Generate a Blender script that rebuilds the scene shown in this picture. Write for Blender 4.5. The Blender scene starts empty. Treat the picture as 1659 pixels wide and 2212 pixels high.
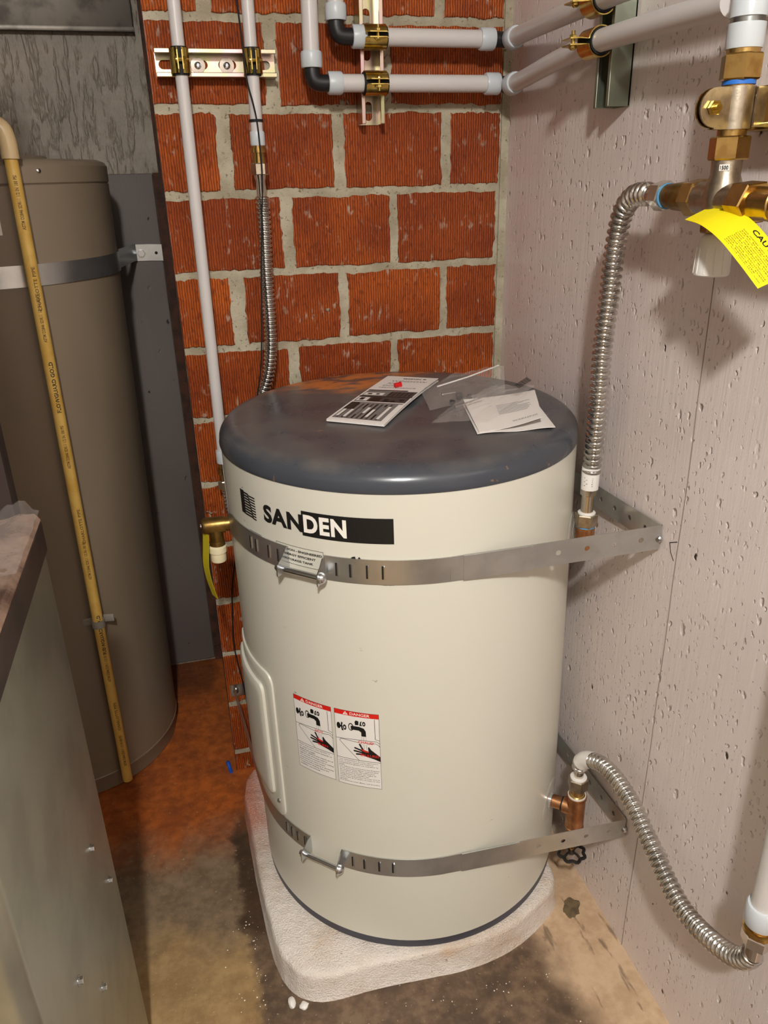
import bpy, bmesh, math, random
from mathutils import Vector, Matrix, noise
random.seed(7)
S = bpy.context.scene
COL = S.collection
R_ = math.radians
# ------------------------------------------------------------------ camera, world, light, exposure
F_PX, IW, IH = 1677.87, 1659.0, 2212.0
yaw, pit, rol = 0.248605, 0.407615, -0.025684
fw = Vector((math.sin(yaw)*math.cos(pit), math.cos(yaw)*math.cos(pit), -math.sin(pit)))
rt = Vector((math.cos(yaw), -math.sin(yaw), 0)); up = rt.cross(fw)
r2 = rt*math.cos(rol)+up*math.sin(rol); u2 = -rt*math.sin(rol)+up*math.cos(rol)
cam = bpy.data.cameras.new('camera'); cam_o = bpy.data.objects.new('camera', cam); COL.objects.link(cam_o)
cam.sensor_fit = 'VERTICAL'; cam.sensor_height = 24.0; cam.sensor_width = 18.0
cam.lens = F_PX/IH*24.0; cam.clip_start = 0.02
cam_o.matrix_world = Matrix(((r2.x, u2.x, -fw.x, -0.64351), (r2.y, u2.y, -fw.y, -1.51344), (r2.z, u2.z, -fw.z, 1.29879), (0, 0, 0, 1)))
S.camera = cam_o
w = bpy.data.worlds.new('world'); S.world = w; w.use_nodes = True
w.node_tree.nodes['Background'].inputs[0].default_value = (1.0, 0.96, 0.92, 1); w.node_tree.nodes['Background'].inputs[1].default_value = 0.05
def lamp(name, loc, watts, radius, col):
    l = bpy.data.lights.new(name, 'POINT'); l.energy = watts; l.shadow_soft_size = radius; l.color = col
    o = bpy.data.objects.new(name, l); COL.objects.link(o); o.location = loc; return o
lamp('ceiling_bulb', (-0.76, -2.10, 2.12), 54, 0.045, (1.0, 0.985, 0.955))
al_ = bpy.data.lights.new('ceiling_fixture', 'AREA'); al_.shape = 'DISK'; al_.size = 0.11; al_.energy = 30; al_.color = (1.0, 0.985, 0.955)
alo = bpy.data.objects.new('ceiling_fixture', al_); COL.objects.link(alo); alo.location = (-0.76, -2.10, 2.19)
S.view_settings.view_transform = 'Standard'; S.view_settings.look = 'None'
S.view_settings.exposure = 0.0; S.view_settings.gamma = 1.0; S.view_settings.use_curve_mapping = False
# ------------------------------------------------------------------ materials
def srgb(r, g, b):
    f = lambda c: (c/255/12.92) if c/255 <= .04045 else ((c/255+.055)/1.055)**2.4
    return (f(r), f(g), f(b), 1)
MATS = {}
class NT:
    def __init__(s, name):
        s.m = bpy.data.materials.new(name); s.m.use_nodes = True; s.t = s.m.node_tree
        s.p = s.t.nodes['Principled BSDF']; s.co = s.t.nodes.new('ShaderNodeTexCoord'); MATS[name] = s.m
    def n(s, kind, **kw):
        nd = s.t.nodes.new('ShaderNode'+kind)
        for k, v in kw.items(): setattr(nd, k, v)
        return nd
    def link(s, a, b): s.t.links.new(a, b)
    def put(s, sock, v):
        if isinstance(v, bpy.types.NodeSocket): s.link(v, sock)
        else: sock.default_value = v
    def vec(s, scale=(1, 1, 1), loc=(0, 0, 0), src=None):
        mp = s.n('Mapping'); mp.inputs['Scale'].default_value = scale; mp.inputs['Location'].default_value = loc
        s.link(src or s.co.outputs['Object'], mp.inputs[0]); return mp.outputs[0]
    def noise(s, scale, detail=3, v=None, rough=.55, out=0):
        nd = s.n('TexNoise'); nd.inputs['Scale'].default_value = scale; nd.inputs['Detail'].default_value = detail; nd.inputs['Roughness'].default_value = rough
        s.link(v or s.co.outputs['Object'], nd.inputs['Vector']); return nd.outputs[out]
    def voro(s, scale, v=None, out='Distance', feature='F1', rnd=1.0, flat=False):
        nd = s.n('TexVoronoi', feature=feature, voronoi_dimensions='2D' if flat else '3D'); nd.inputs['Scale'].default_value = scale; nd.inputs['Randomness'].default_value = rnd
        s.link(v or s.co.outputs['Object'], nd.inputs['Vector']); return nd.outputs[out]
    def rng(s, v, a, b, c=0., d=1., smooth=True):
        nd = s.n('MapRange'); nd.interpolation_type = 'SMOOTHSTEP' if smooth else 'LINEAR'
        s.put(nd.inputs[0], v)
        for i, q in enumerate((a, b, c, d)): nd.inputs[i+1].default_value = q
        return nd.outputs[0]
    def math(s, op, a, b=0.):
        nd = s.n('Math', operation=op); s.put(nd.inputs[0], a); s.put(nd.inputs[1], b); return nd.outputs[0]
    def mix(s, fac, a, b):
        nd = s.n('Mix', data_type='RGBA'); s.put(nd.inputs[0], fac); s.put(nd.inputs[6], a); s.put(nd.inputs[7], b); return nd.outputs[2]
    def sep(s, src=None):
        nd = s.n('SeparateXYZ'); s.link(src or s.co.outputs['Object'], nd.inputs[0]); return nd.outputs
    def bump(s, h, strength=.5, dist=.002, prev=None):
        nd = s.n('Bump'); nd.inputs['Strength'].default_value = strength; nd.inputs['Distance'].default_value = dist
        s.link(h, nd.inputs['Height'])
        if prev: s.link(prev, nd.inputs['Normal'])
        return nd.outputs[0]
    def set(s, col=None, rough=None, metal=None, normal=None, spec=None, trans=None, coat=None, alpha=None, ior=None, sss=None):
        P = s.p.inputs
        for k, v in (('Base Color', col), ('Roughness', rough), ('Metallic', metal), ('Normal', normal), ('Specular IOR Level', spec), ('Transmission Weight', trans), ('Coat Weight', coat), ('Alpha', alpha), ('IOR', ior), ('Subsurface Weight', sss)):
            if v is not None: s.put(P[k], v)
        return s.m
def plain(name, rgb, rough=.5, metal=0., **kw):
    return NT(name).set(srgb(*rgb), rough, metal, **kw)
def worn(name, rgb, rgb2, rough=.45, metal=0., scale=30., bump=.15, dist=.001, lo=.4, hi=.65, **kw):
    t = NT(name); f = t.noise(scale, 4)
    return t.set(t.mix(t.rng(f, lo, hi), srgb(*rgb), srgb(*rgb2)), rough, metal, t.bump(t.noise(scale*5, 2), bump, dist), **kw)

# brick
t = NT('brick'); oi = t.n('ObjectInfo'); rnd = oi.outputs['Random']
cx = t.n('CombineXYZ'); t.put(cx.inputs[0], t.math('MULTIPLY', rnd, 31.)); t.put(cx.inputs[2], t.math('MULTIPLY', rnd, 17.))
va = t.n('VectorMath', operation='ADD'); t.link(t.co.outputs['Object'], va.inputs[0]); t.link(cx.outputs[0], va.inputs[1]); V = va.outputs[0]
wv = t.n('TexWave', wave_type='BANDS', bands_direction='X'); wv.inputs['Scale'].default_value = 68; wv.inputs['Distortion'].default_value = 2.6; wv.inputs['Detail'].default_value = 3; wv.inputs['Detail Scale'].default_value = 1.4
t.link(t.vec((1, 1, .55), src=V), wv.inputs['Vector'])
gro = wv.outputs['Fac']
tear = t.noise(170, 3, t.vec((1, 1, .45), src=V))
base = t.mix(t.rng(t.noise(9, 3, V), .3, .7), srgb(208, 102, 34), srgb(160, 70, 24))
base = t.mix(t.rng(rnd, .0, 1., 0, .55), base, srgb(150, 64, 26))
base = t.mix(t.math('MULTIPLY', t.rng(gro, .0, .38, 1, 0), .75), base, srgb(78, 28, 12))
base = t.mix(t.math('MULTIPLY', t.rng(tear, .54, .66), .5), base, srgb(96, 34, 14))
eff = t.math('MULTIPLY', t.rng(t.noise(24, 4, V), .50, .66), t.rng(t.noise(120, 4, t.vec((1, 1, .4), src=V)), .54, .64))
base = t.mix(t.math('MULTIPLY', eff, .8), base, srgb(196, 172, 150))
spot = t.math('MULTIPLY', t.rng(t.noise(24, 2, V), .70, .73), t.rng(t.noise(90, 3, V), .40, .55))
base = t.mix(spot, base, srgb(168, 158, 134))
h = t.math('ADD', t.math('MULTIPLY', gro, .8), t.math('MULTIPLY', tear, .9))
h = t.math('ADD', h, t.math('MULTIPLY', spot, 1.2))
t.set(base, t.rng(eff, 0, 1, .55, .45), 0, t.bump(h, .9, .003), spec=.4)
# mortar
t = NT('mortar'); f = t.noise(14, 4)
c = t.mix(t.rng(f, .35, .65), srgb(186, 178, 156), srgb(158, 148, 126))
c = t.mix(t.rng(t.noise(160, 2), .6, .75), c, srgb(120, 108, 88))
t.set(c, .9, 0, t.bump(t.math('ADD', t.noise(60, 4), t.noise(320, 2)), .55, .003), spec=.2)
# painted concrete of the right wall: pits, drips
def concrete(name, c1, c2, rough, scales, depth, streak, hole_t, axis=1):
    t = NT(name)
    col = t.mix(t.rng(t.noise(2.5, 3), .35, .7), srgb(*c1), srgb(*c2))
    warp = t.n('VectorMath', operation='ADD'); cmb = t.n('CombineXYZ'); t.link(t.sep()[axis], cmb.inputs[0]); t.put(cmb.inputs[1], t.math('MULTIPLY', t.sep()[2], .6)); t.link(cmb.outputs[0], warp.inputs[0])
    nv = t.n('VectorMath', operation='SCALE'); t.link(t.noise(70, 2, out=1), nv.inputs[0]); nv.inputs['Scale'].default_value = .010; t.link(nv.outputs[0], warp.inputs[1])
    patch = t.rng(t.noise(6, 3), .36, .60, .25, 1.)
    hh = t.math('ADD', t.math('MULTIPLY', t.noise(130, 3, t.vec((1, 1, .05))), streak), t.math('MULTIPLY', t.noise(14, 3, t.vec((1, 1, .12))), streak*1.5))
    hh = t.math('ADD', hh, t.math('MULTIPLY', t.noise(330, 2), .05))
    for i, (sc, dens, r0, amt) in enumerate(scales):
        d1 = t.voro(sc, warp.outputs[0], flat=True); idc = t.sep(t.voro(sc, warp.outputs[0], 'Color', flat=True))
        rad = t.math('ADD', t.math('MULTIPLY', t.math('POWER', idc[0], 2.), r0), r0*.35)
        pit = t.math('MULTIPLY', t.rng(t.math('DIVIDE', d1, rad), .25, 1., 1, 0), t.rng(idc[1], 1-dens, 1-dens+.05))
        pit = t.math('MULTIPLY', pit, patch) if i else pit
        hh = t.math('ADD', hh, t.math('MULTIPLY', pit, -amt))
        if i == 0 and hole_t: col = t.mix(t.math('MULTIPLY', t.rng(t.math('DIVIDE', d1, rad), .45, .65, 1, 0), t.math('MULTIPLY', t.rng(idc[1], 1-dens, 1-dens+.05), t.rng(idc[2], hole_t, hole_t+.02))), col, srgb(44, 34, 28))
    t.set(col, rough, 0, t.bump(hh, 1., .0045), spec=.55)
concrete('painted_concrete', (226, 214, 209), (217, 204, 199), .29, [(26, .30, .12, .6), (58, .42, .22, .5), (112, .45, .28, .30)], .9, .15, .82)
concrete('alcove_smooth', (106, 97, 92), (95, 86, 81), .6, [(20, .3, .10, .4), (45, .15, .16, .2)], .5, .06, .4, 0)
t = NT('alcove_plaster'); rough_n = t.noise(60, 5, t.vec((1, 1, .32)), .62); drip = t.rng(t.noise(75, 3, t.vec((1, 1, .22))), .50, .66)
t.set(t.mix(t.rng(t.noise(5, 3), .3, .7), srgb(156, 145, 130), srgb(136, 126, 112)), .5, 0, t.bump(t.math('ADD', rough_n, t.math('MULTIPLY', drip, .7)), .9, .006))
plain('room_paint', (172, 164, 156), .8); plain('ceiling_paint', (190, 184, 174), .85)
# floor
t = NT('floor'); X, Yc, Zc = t.sep()
wob = t.math('MULTIPLY', t.math('SUBTRACT', t.noise(6, 4), .5), .22); wob2 = t.math('MULTIPLY', t.math('SUBTRACT', t.noise(22, 4), .5), .08)
xw = t.math('ADD', X, t.math('MULTIPLY', wob, .4)); yw = t.math('ADD', Yc, t.math('ADD', wob, wob2))
n1 = t.rng(t.math('ADD', t.math('MULTIPLY', t.noise(11, 6, None, .68), .7), t.math('MULTIPLY', t.noise(55, 4), .3)), .37, .63); n2 = t.rng(t.noise(40, 4), .4, .65)
gray = t.mix(n1, srgb(138, 118, 94), srgb(104, 87, 66))
tan = t.mix(n1, srgb(168, 140, 98), srgb(138, 110, 72))
left = t.mix(t.rng(yw, -.50, -.38), tan, gray)
orange = t.mix(n1, srgb(184, 98, 40), srgb(146, 74, 30)); orange = t.mix(t.math('MULTIPLY', n2, .35), orange, srgb(84, 44, 22))
left = t.mix(t.rng(yw, -.29, -.10), left, orange)
left = t.mix(t.math('MULTIPLY', t.rng(yw, .26, .42), .7), left, srgb(74, 40, 20))
brown = t.mix(n1, srgb(124, 102, 80), srgb(84, 66, 50)); brown = t.mix(t.math('MULTIPLY', n2, .5), brown, srgb(70, 54, 42))
col = t.mix(t.rng(t.math('ADD', xw, t.math('MULTIPLY', wob2, .5)), -.672, -.650), left, t.mix(t.rng(yw, -.2, -.12), brown, orange))
wet = t.math('MULTIPLY', t.rng(t.math('ADD', xw, wob2), -.668, -.648), t.math('MULTIPLY', t.rng(yw, -.50, -.40), t.rng(yw, -.20, -.10, 1, 0)))
col = t.mix(t.math('MULTIPLY', wet, .75), col, srgb(58, 40, 24))
edge = t.rng(t.math('ADD', t.math('ADD', xw, t.math('MULTIPLY', wob, .5)), t.math('MULTIPLY', Yc, .10)), -.24, -.15)
col = t.mix(edge, col, t.mix(n1, srgb(206, 178, 146), srgb(182, 152, 120)))
scr = t.math('MULTIPLY', t.rng(t.noise(30, 3, t.vec((1.6, .35, 1), (.3, 0, 0))), .60, .68), t.rng(xw, -.45, -.25))
col = t.mix(t.math('MULTIPLY', scr, .6), col, srgb(74, 60, 50))
col = t.mix(t.math('MULTIPLY', t.rng(t.noise(150, 2), .66, .74), .45), col, srgb(190, 172, 148))
t.set(col, t.rng(n1, 0, 1, .42, .62), 0, t.bump(t.noise(90, 4), .25, .002))
# slab
t = NT('slab_concrete'); X, Yc, Zc = t.sep()
c = t.mix(t.rng(t.noise(9, 4), .4, .7), srgb(230, 220, 210), srgb(206, 188, 170))
c = t.mix(t.math('MULTIPLY', t.rng(t.noise(8, 3), .55, .7), t.rng(Yc, -.02, -.16, 0, .8)), c, srgb(204, 164, 122))
rus = t.math('MULTIPLY', t.rng(t.math('ADD', Yc, t.math('MULTIPLY', t.noise(12, 3), .15)), .05, .22), t.rng(X, -.2, -.28, 0, 1))
c = t.mix(t.math('MULTIPLY', rus, .85), c, srgb(196, 112, 78))
c = t.mix(t.rng(t.noise(75, 3), .68, .74, 0, .7), c, srgb(130, 98, 70))
c = t.mix(t.math('MULTIPLY', t.rng(t.noise(420, 2), .5, .7), .35), c, srgb(250, 244, 236))
t.set(c, .85, 0, t.bump(t.math('ADD', t.noise(330, 3), t.math('MULTIPLY', t.noise(28, 4), 2.)), .8, .004))
# tank
t = NT('tank_enamel'); sm = t.math('MULTIPLY', t.rng(t.noise(38, 4, t.vec((1, 1, 2.2))), .70, .76), t.rng(t.noise(3.5, 2), .52, .60))
t.set(t.mix(t.math('MULTIPLY', sm, .7), srgb(212, 209, 195), srgb(120, 112, 96)), .33, 0, t.bump(t.noise(500, 2), .12, .0006), spec=.5)
t = NT('lid_paint'); X, Yc, Zc = t.sep()
dust = t.math('MULTIPLY', t.rng(t.noise(9, 5), .30, .80), t.rng(Zc, .872, .887))
c = t.mix(t.math('MULTIPLY', dust, .75), srgb(64, 68, 75), srgb(114, 106, 98))
ring = t.math('ADD', Yc, t.math('MULTIPLY', t.math('SUBTRACT', t.noise(13, 4), .5), .20)); ring = t.math('SUBTRACT', ring, t.math('MULTIPLY', t.math('ABSOLUTE', t.math('ADD', X, .06)), .45))
rust = t.math('MULTIPLY', t.rng(ring, .105, .195), t.rng(t.noise(20, 4, t.vec((1, 2.4, 1))), .36, .54))
rust = t.math('MULTIPLY', rust, t.rng(Zc, .868, .886))
c = t.mix(rust, c, srgb(196, 118, 58))
c = t.mix(t.math('MULTIPLY', t.rng(t.noise(60, 3), .68, .76), .5), c, srgb(160, 120, 86))
t.set(c, t.rng(dust, 0, 1, .26, .5), 0, t.bump(t.noise(300, 2), .06, .0005), spec=.5)
plain('ring_plastic', (62, 62, 72), .45)
t = NT('old_tank_paint'); t.set(t.mix(t.rng(t.noise(4, 3, t.vec((1, 1, .3))), .3, .7), srgb(134, 119, 100), srgb(120, 106, 88)), .42, 0, t.bump(t.noise(400, 2), .1, .0005))
worn('galvanized', (186, 188, 186), (150, 154, 152), .30, 1., 24, .05, .0006)
worn('strap_steel', (200, 201, 198), (188, 189, 186), .30, .9, 20, .05, .0004)
worn('duct_steel', (110, 104, 96), (80, 76, 70), .42, .9, 18, .1, .0006)
worn('panel_steel', (176, 178, 164), (160, 162, 150), .34, .85, 10, .04, .0004)
plain('zinc', (205, 208, 212), .2, 1.); plain('chrome', (214, 206, 196), .16, 1.)
t = NT('strut_zinc'); t.set(t.mix(t.rng(t.noise(20, 3, t.vec((1, 1, .6))), .35, .65), srgb(206, 176, 176), srgb(186, 186, 140)), .3, 1.)
t = NT('strut_green'); t.set(t.mix(t.rng(t.noise(9, 3, t.vec((1, 1, .3))), .3, .7), srgb(160, 166, 148), srgb(128, 134, 118)), .36, .9)
worn('gold_zinc', (214, 192, 108), (190, 158, 84), .2, 1., 60, .03)
worn('brass', (198, 164, 100), (176, 140, 82), .26, 1., 60, .05); worn('brass_dark', (146, 116, 62), (120, 94, 50), .36, .9, 50, .1)
worn('nickel', (190, 178, 158), (168, 156, 138), .34, 1., 90, .15, .0006)
worn('copper', (196, 146, 104), (166, 114, 76), .34, 1., 40, .05); worn('steel_hose', (212, 210, 206), (186, 184, 180), .18, 1., 30, .03)
t = NT('pex'); t.set(srgb(206, 201, 198), .34, 0, sss=.0, spec=.5)
plain('pex_collar', (198, 204, 208), .35); plain('black_plastic', (26, 26, 28), .4); plain('rubber', (12, 12, 13), .7)
plain('white_plastic', (226, 222, 216), .35); plain('cream_plastic', (224, 212, 176), .45); plain('grey_plastic', (136, 128, 116), .5)
worn('cpvc', (214, 176, 92), (204, 162, 76), .4, 0, 40, .03); plain('cpvc_fitting', (204, 178, 134), .35)
plain('ink_black', (18, 17, 17), .45); plain('ink_red', (214, 32, 22), .4); plain('ink_white', (240, 236, 226), .4); plain('ink_brown', (110, 78, 26), .6)
plain('ink_grey', (120, 116, 112), .6); plain('ink_mid', (62, 60, 60), .5)
plain('label_white', (232, 228, 222), .4); plain('paper', (232, 226, 220), .6); plain('tag_yellow', (240, 222, 20), .5); plain('tag_yellow_dull', (206, 190, 26), .5)
plain('teflon', (226, 222, 214), .5); plain('teflon_blue', (90, 150, 190), .5); plain('seal_blue', (40, 110, 200), .4); plain('red_plastic', (205, 24, 28), .3)
worn('dirt_brown', (112, 94, 66), (84, 70, 50), .7, 0, 60, .4, .002); plain('blue_tape', (20, 84, 190), .5); plain('crack_dark', (132, 120, 112), .9); plain('pen_black', (20, 18, 18), .6); plain('slot_dark', (20, 18, 16), .8)
worn('dark_frame', (66, 50, 42), (50, 38, 32), .5, .3, 14, .1); worn('shaded_brick', (74, 42, 26), (48, 28, 18), .8, 0, 30, .5, .003); plain('dark_cabinet', (44, 32, 27), .6)  # the brick colour here is darkened to carry shade
worn('handle_black', (34, 30, 30), (24, 22, 22), .3, 0, 50, .05)
t = NT('wrapped_insulation'); f = t.noise(16, 5)
t.set(t.mix(t.rng(f, .35, .65), srgb(134, 112, 96), srgb(70, 54, 46)), .25, 0, t.bump(t.noise(34, 4), .6, .006), coat=.7)
def film(name, tint, op, rough):
    t = NT(name); t.set(srgb(*tint), rough, 0, t.bump(t.noise(60, 3), .5, .004), spec=.8)
    tr = t.n('BsdfTransparent'); mx = t.n('MixShader'); lw = t.n('LayerWeight'); lw.inputs['Blend'].default_value = .35
    t.put(mx.inputs[0], t.math('ADD', t.math('MULTIPLY', lw.outputs['Facing'], .22), op)); t.link(tr.outputs[0], mx.inputs[1]); t.link(t.p.outputs[0], mx.inputs[2])
    t.link(mx.outputs[0], t.t.nodes['Material Output'].inputs[0])
film('clear_film', (222, 216, 210), .025, .14)
film('clear_wrap', (220, 210, 205), .03, .12)
film('clear_disc', (240, 236, 226), .16, .15)

# ------------------------------------------------------------------ mesh helpers
def ortho(a):
    a = Vector(a).normalized(); b = Vector((0, 0, 1)) if abs(a.z) < .9 else Vector((0, 1, 0))
    x = a.cross(b).normalized(); return a, x, a.cross(x).normalized()
class MB:
    def __init__(s): s.v = []; s.f = []; s.m = []
    def add(s, vs, fs, mi=0):
        o = len(s.v); s.v += [Vector(q) for q in vs]; s.f += [tuple(i+o for i in f) for f in fs]; s.m += [mi]*len(fs); return s
    def box(s, a, b, mi=0, M=None):
        x0, y0, z0 = [min(p, q) for p, q in zip(a, b)]; x1, y1, z1 = [max(p, q) for p, q in zip(a, b)]
        vs = [Vector(q) for q in ((x0, y0, z0), (x1, y0, z0), (x1, y1, z0), (x0, y1, z0), (x0, y0, z1), (x1, y0, z1), (x1, y1, z1), (x0, y1, z1))]
        if M: vs = [M @ q for q in vs]
        return s.add(vs, [(0, 3, 2, 1), (4, 5, 6, 7), (0, 1, 5, 4), (1, 2, 6, 5), (2, 3, 7, 6), (3, 0, 4, 7)], mi)
    def obox(s, c, ax, ay, az, mi=0):
        c, ax, ay, az = map(Vector, (c, ax, ay, az)); vs = [c+i*ax+j*ay+k*az for k in (-1, 1) for (i, j) in ((-1, -1), (1, -1), (1, 1), (-1, 1))]
        return s.add(vs, [(0, 3, 2, 1), (4, 5, 6, 7), (0, 1, 5, 4), (1, 2, 6, 5), (2, 3, 7, 6), (3, 0, 4, 7)], mi)
    def lathe(s, o, axis, prof, seg=24, caps=True, mi=0, rot=0.):
        o = Vector(o); a, x, y = ortho(axis); vs = []; fs = []
        for (tt, r) in prof:
            for i in range(seg):
                an = 2*math.pi*i/seg+rot; vs.append(o+a*tt+(x*math.cos(an)+y*math.sin(an))*r)
        for k in range(len(prof)-1):
            for i in range(seg):
                j = (i+1) % seg; fs.append((k*seg+i, k*seg+j, (k+1)*seg+j, (k+1)*seg+i))
        if caps: fs.append(tuple(reversed(range(seg)))); fs.append(tuple((len(prof)-1)*seg+i for i in range(seg)))
        return s.add(vs, fs, mi)
    def cyl(s, a, b, r, seg=20, mi=0, rot=0.):
        a, b = Vector(a), Vector(b); L = (b-a).length; return s.lathe(a, b-a, [(0, r), (L, r)], seg, True, mi, rot)
    def nut(s, a, b, r, mi=0, rot=0.):
        a, b = Vector(a), Vector(b); L = (b-a).length; c = min(.12*L, .0015)
        return s.lathe(a, b-a, [(0, r*.93), (c, r), (L-c, r), (L, r*.93)], 6, True, mi, rot)
    def tube(s, pts, rad, seg=14, caps=True, mi=0):
        pts = [Vector(q) for q in pts]; n = len(pts); rf = rad if callable(rad) else (lambda i: rad)
        T = [(pts[min(i+1, n-1)]-pts[max(i-1, 0)]).normalized() for i in range(n)]
        _, x, _ = ortho(T[0]); vs = []; fs = []
        for i in range(n):
            x = (x-T[i]*x.dot(T[i])).normalized(); y = T[i].cross(x); r = rf(i)
            for k in range(seg): an = 2*math.pi*k/seg; vs.append(pts[i]+(x*math.cos(an)+y*math.sin(an))*r)
        for i in range(n-1):
            for k in range(seg): j = (k+1) % seg; fs.append((i*seg+k, i*seg+j, (i+1)*seg+j, (i+1)*seg+k))
        if caps: fs.append(tuple(reversed(range(seg)))); fs.append(tuple((n-1)*seg+k for k in range(seg)))
        return s.add(vs, fs, mi)
    def prism(s, poly, z0, z1, mi=0, M=None):
        n = len(poly); vs = [Vector((q[0], q[1], z0)) for q in poly]+[Vector((q[0], q[1], z1)) for q in poly]
        if M: vs = [M @ q for q in vs]
        return s.add(vs, [tuple(reversed(range(n))), tuple(range(n, 2*n))]+[(i, (i+1) % n, (i+1) % n+n, i+n) for i in range(n)], mi)
    def map(s, fn): s.v = [Vector(fn(q)) for q in s.v]; return s
    def build(s, name, mats, parent=None, smooth=True, bevel=0., ang=35, origin=None):
        if isinstance(mats, str): mats = [mats]
        if parent is not None: off = ROOT[parent.name]
        elif origin is not None: off = Vector(origin)
        else:
            xs = [q.x for q in s.v]; ys = [q.y for q in s.v]; off = Vector(((min(xs)+max(xs))/2, (min(ys)+max(ys))/2, min(q.z for q in s.v)))
        me = bpy.data.meshes.new(name); me.from_pydata([tuple(q-off) for q in s.v], [], s.f); me.update()
        for k in mats: me.materials.append(MATS[k])
        for pl, mi in zip(me.polygons, s.m): pl.material_index = mi
        bm = bmesh.new(); bm.from_mesh(me); bmesh.ops.recalc_face_normals(bm, faces=bm.faces)
        if bevel > 0: 
            es = [e for e in bm.edges if len(e.link_faces) == 2 and e.calc_face_angle() > R_(40)]
            bmesh.ops.bevel(bm, geom=es, offset=bevel, segments=2, affect='EDGES', profile=.5, clamp_overlap=True)
        bm.to_mesh(me); bm.free()
        if smooth:
            me.polygons.foreach_set('use_smooth', [True]*len(me.polygons)); me.set_sharp_from_angle(angle=R_(ang))
        o = bpy.data.objects.new(name, me); COL.objects.link(o)
        if parent is not None: o.parent = parent; ROOT[o.name] = off
        else: o.location = off; ROOT[o.name] = off
        return o
ROOT = {}
def thing(name, label, cat, loc, group=None):
    o = bpy.data.objects.new(name, None); COL.objects.link(o); o.location = loc; o.empty_display_size = .02
    ROOT[o.name] = Vector(loc); return tag(o, label, cat, group)
def tag(o, label, cat, group=None):
    o['label'] = label; o['category'] = cat
    if group: o['group'] = group
    return o
def struct(o): o['kind'] = 'structure'; return o
def catmull(pts, n=12):
    P = [Vector(q) for q in pts]; P = [P[0]*2-P[1]]+P+[P[-1]*2-P[-2]]; out = []
    for i in range(1, len(P)-2):
        for k in range(n):
            tt = k/n; a, b, c, d = P[i-1:i+3]
            out.append(.5*((2*b)+(c-a)*tt+(2*a-5*b+4*c-d)*tt*tt+(3*b-a-3*c+d)*tt**3))
    out.append(P[-2]); return out
def resample(pts, step):
    out = [pts[0].copy()]; acc = 0.
    for a, b in zip(pts, pts[1:]):
        L = (b-a).length; d = step-acc
        while d <= L: out.append(a+(b-a)*(d/L)); d += step
        acc = (acc+L) % step
    return out
def corrugated(path, r, pitch, amp, per=6):
    pts = resample(catmull(path, 40), pitch/per); ph = [0, .75, 1, 1, .75, 0]
    return MB().tube(pts, lambda i: r+amp*(ph[i % per]*2-1), 18)
def fill2d(outer, holes, thick):
    """flat plate with real holes -> (verts (u,v,w), faces)"""
    cu = bpy.data.curves.new('tmp', 'CURVE'); cu.dimensions = '2D'; cu.fill_mode = 'BOTH'; cu.extrude = thick/2
    for loop in [outer]+holes:
        sp = cu.splines.new('POLY'); sp.points.add(len(loop)-1); sp.use_cyclic_u = True
        for pt, q in zip(sp.points, loop): pt.co = (q[0], q[1], 0, 1)
    ob = bpy.data.objects.new('tmp', cu); me = bpy.data.meshes.new_from_object(ob)
    vs = [v.co.copy() for v in me.vertices]; fs = [tuple(pl.vertices) for pl in me.polygons]
    bpy.data.objects.remove(ob); bpy.data.meshes.remove(me); bpy.data.curves.remove(cu); return vs, fs
def circle(cx, cy, r, n=14): return [(cx+r*math.cos(2*math.pi*i/n), cy+r*math.sin(2*math.pi*i/n)) for i in range(n)]
def stadium(cx, cy, hl, r, n=8):
    return [(cx+hl+r*math.cos(-math.pi/2+math.pi*i/n), cy+r*math.sin(-math.pi/2+math.pi*i/n)) for i in range(n+1)]+[(cx-hl+r*math.cos(math.pi/2+math.pi*i/n), cy+r*math.sin(math.pi/2+math.pi*i/n)) for i in range(n+1)]
def text2d(body, rect, bold=0., res=2, spacing=1.):
    """text fitted into rect (u0,v0,u1,v1), v up -> verts2d, faces"""
    cu = bpy.data.curves.new('tmp', 'FONT'); cu.body = body; cu.size = 1; cu.resolution_u = res; cu.offset = bold; cu.space_character = spacing; cu.fill_mode = 'FRONT'
    ob = bpy.data.objects.new('tmp', cu); me = bpy.data.meshes.new_from_object(ob)
    vs = [(v.co.x, v.co.y) for v in me.vertices]; fs = [tuple(pl.vertices) for pl in me.polygons]
    bpy.data.objects.remove(ob); bpy.data.meshes.remove(me); bpy.data.curves.remove(cu)
    if not vs: return [], []
    x0 = min(q[0] for q in vs); x1 = max(q[0] for q in vs); y0 = min(q[1] for q in vs); y1 = max(q[1] for q in vs)
    u0, v0, u1, v1 = rect
    return [(u0+(q[0]-x0)/(x1-x0)*(u1-u0), v0+(q[1]-y0)/(y1-y0)*(v1-v0)) for q in vs], fs
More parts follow.
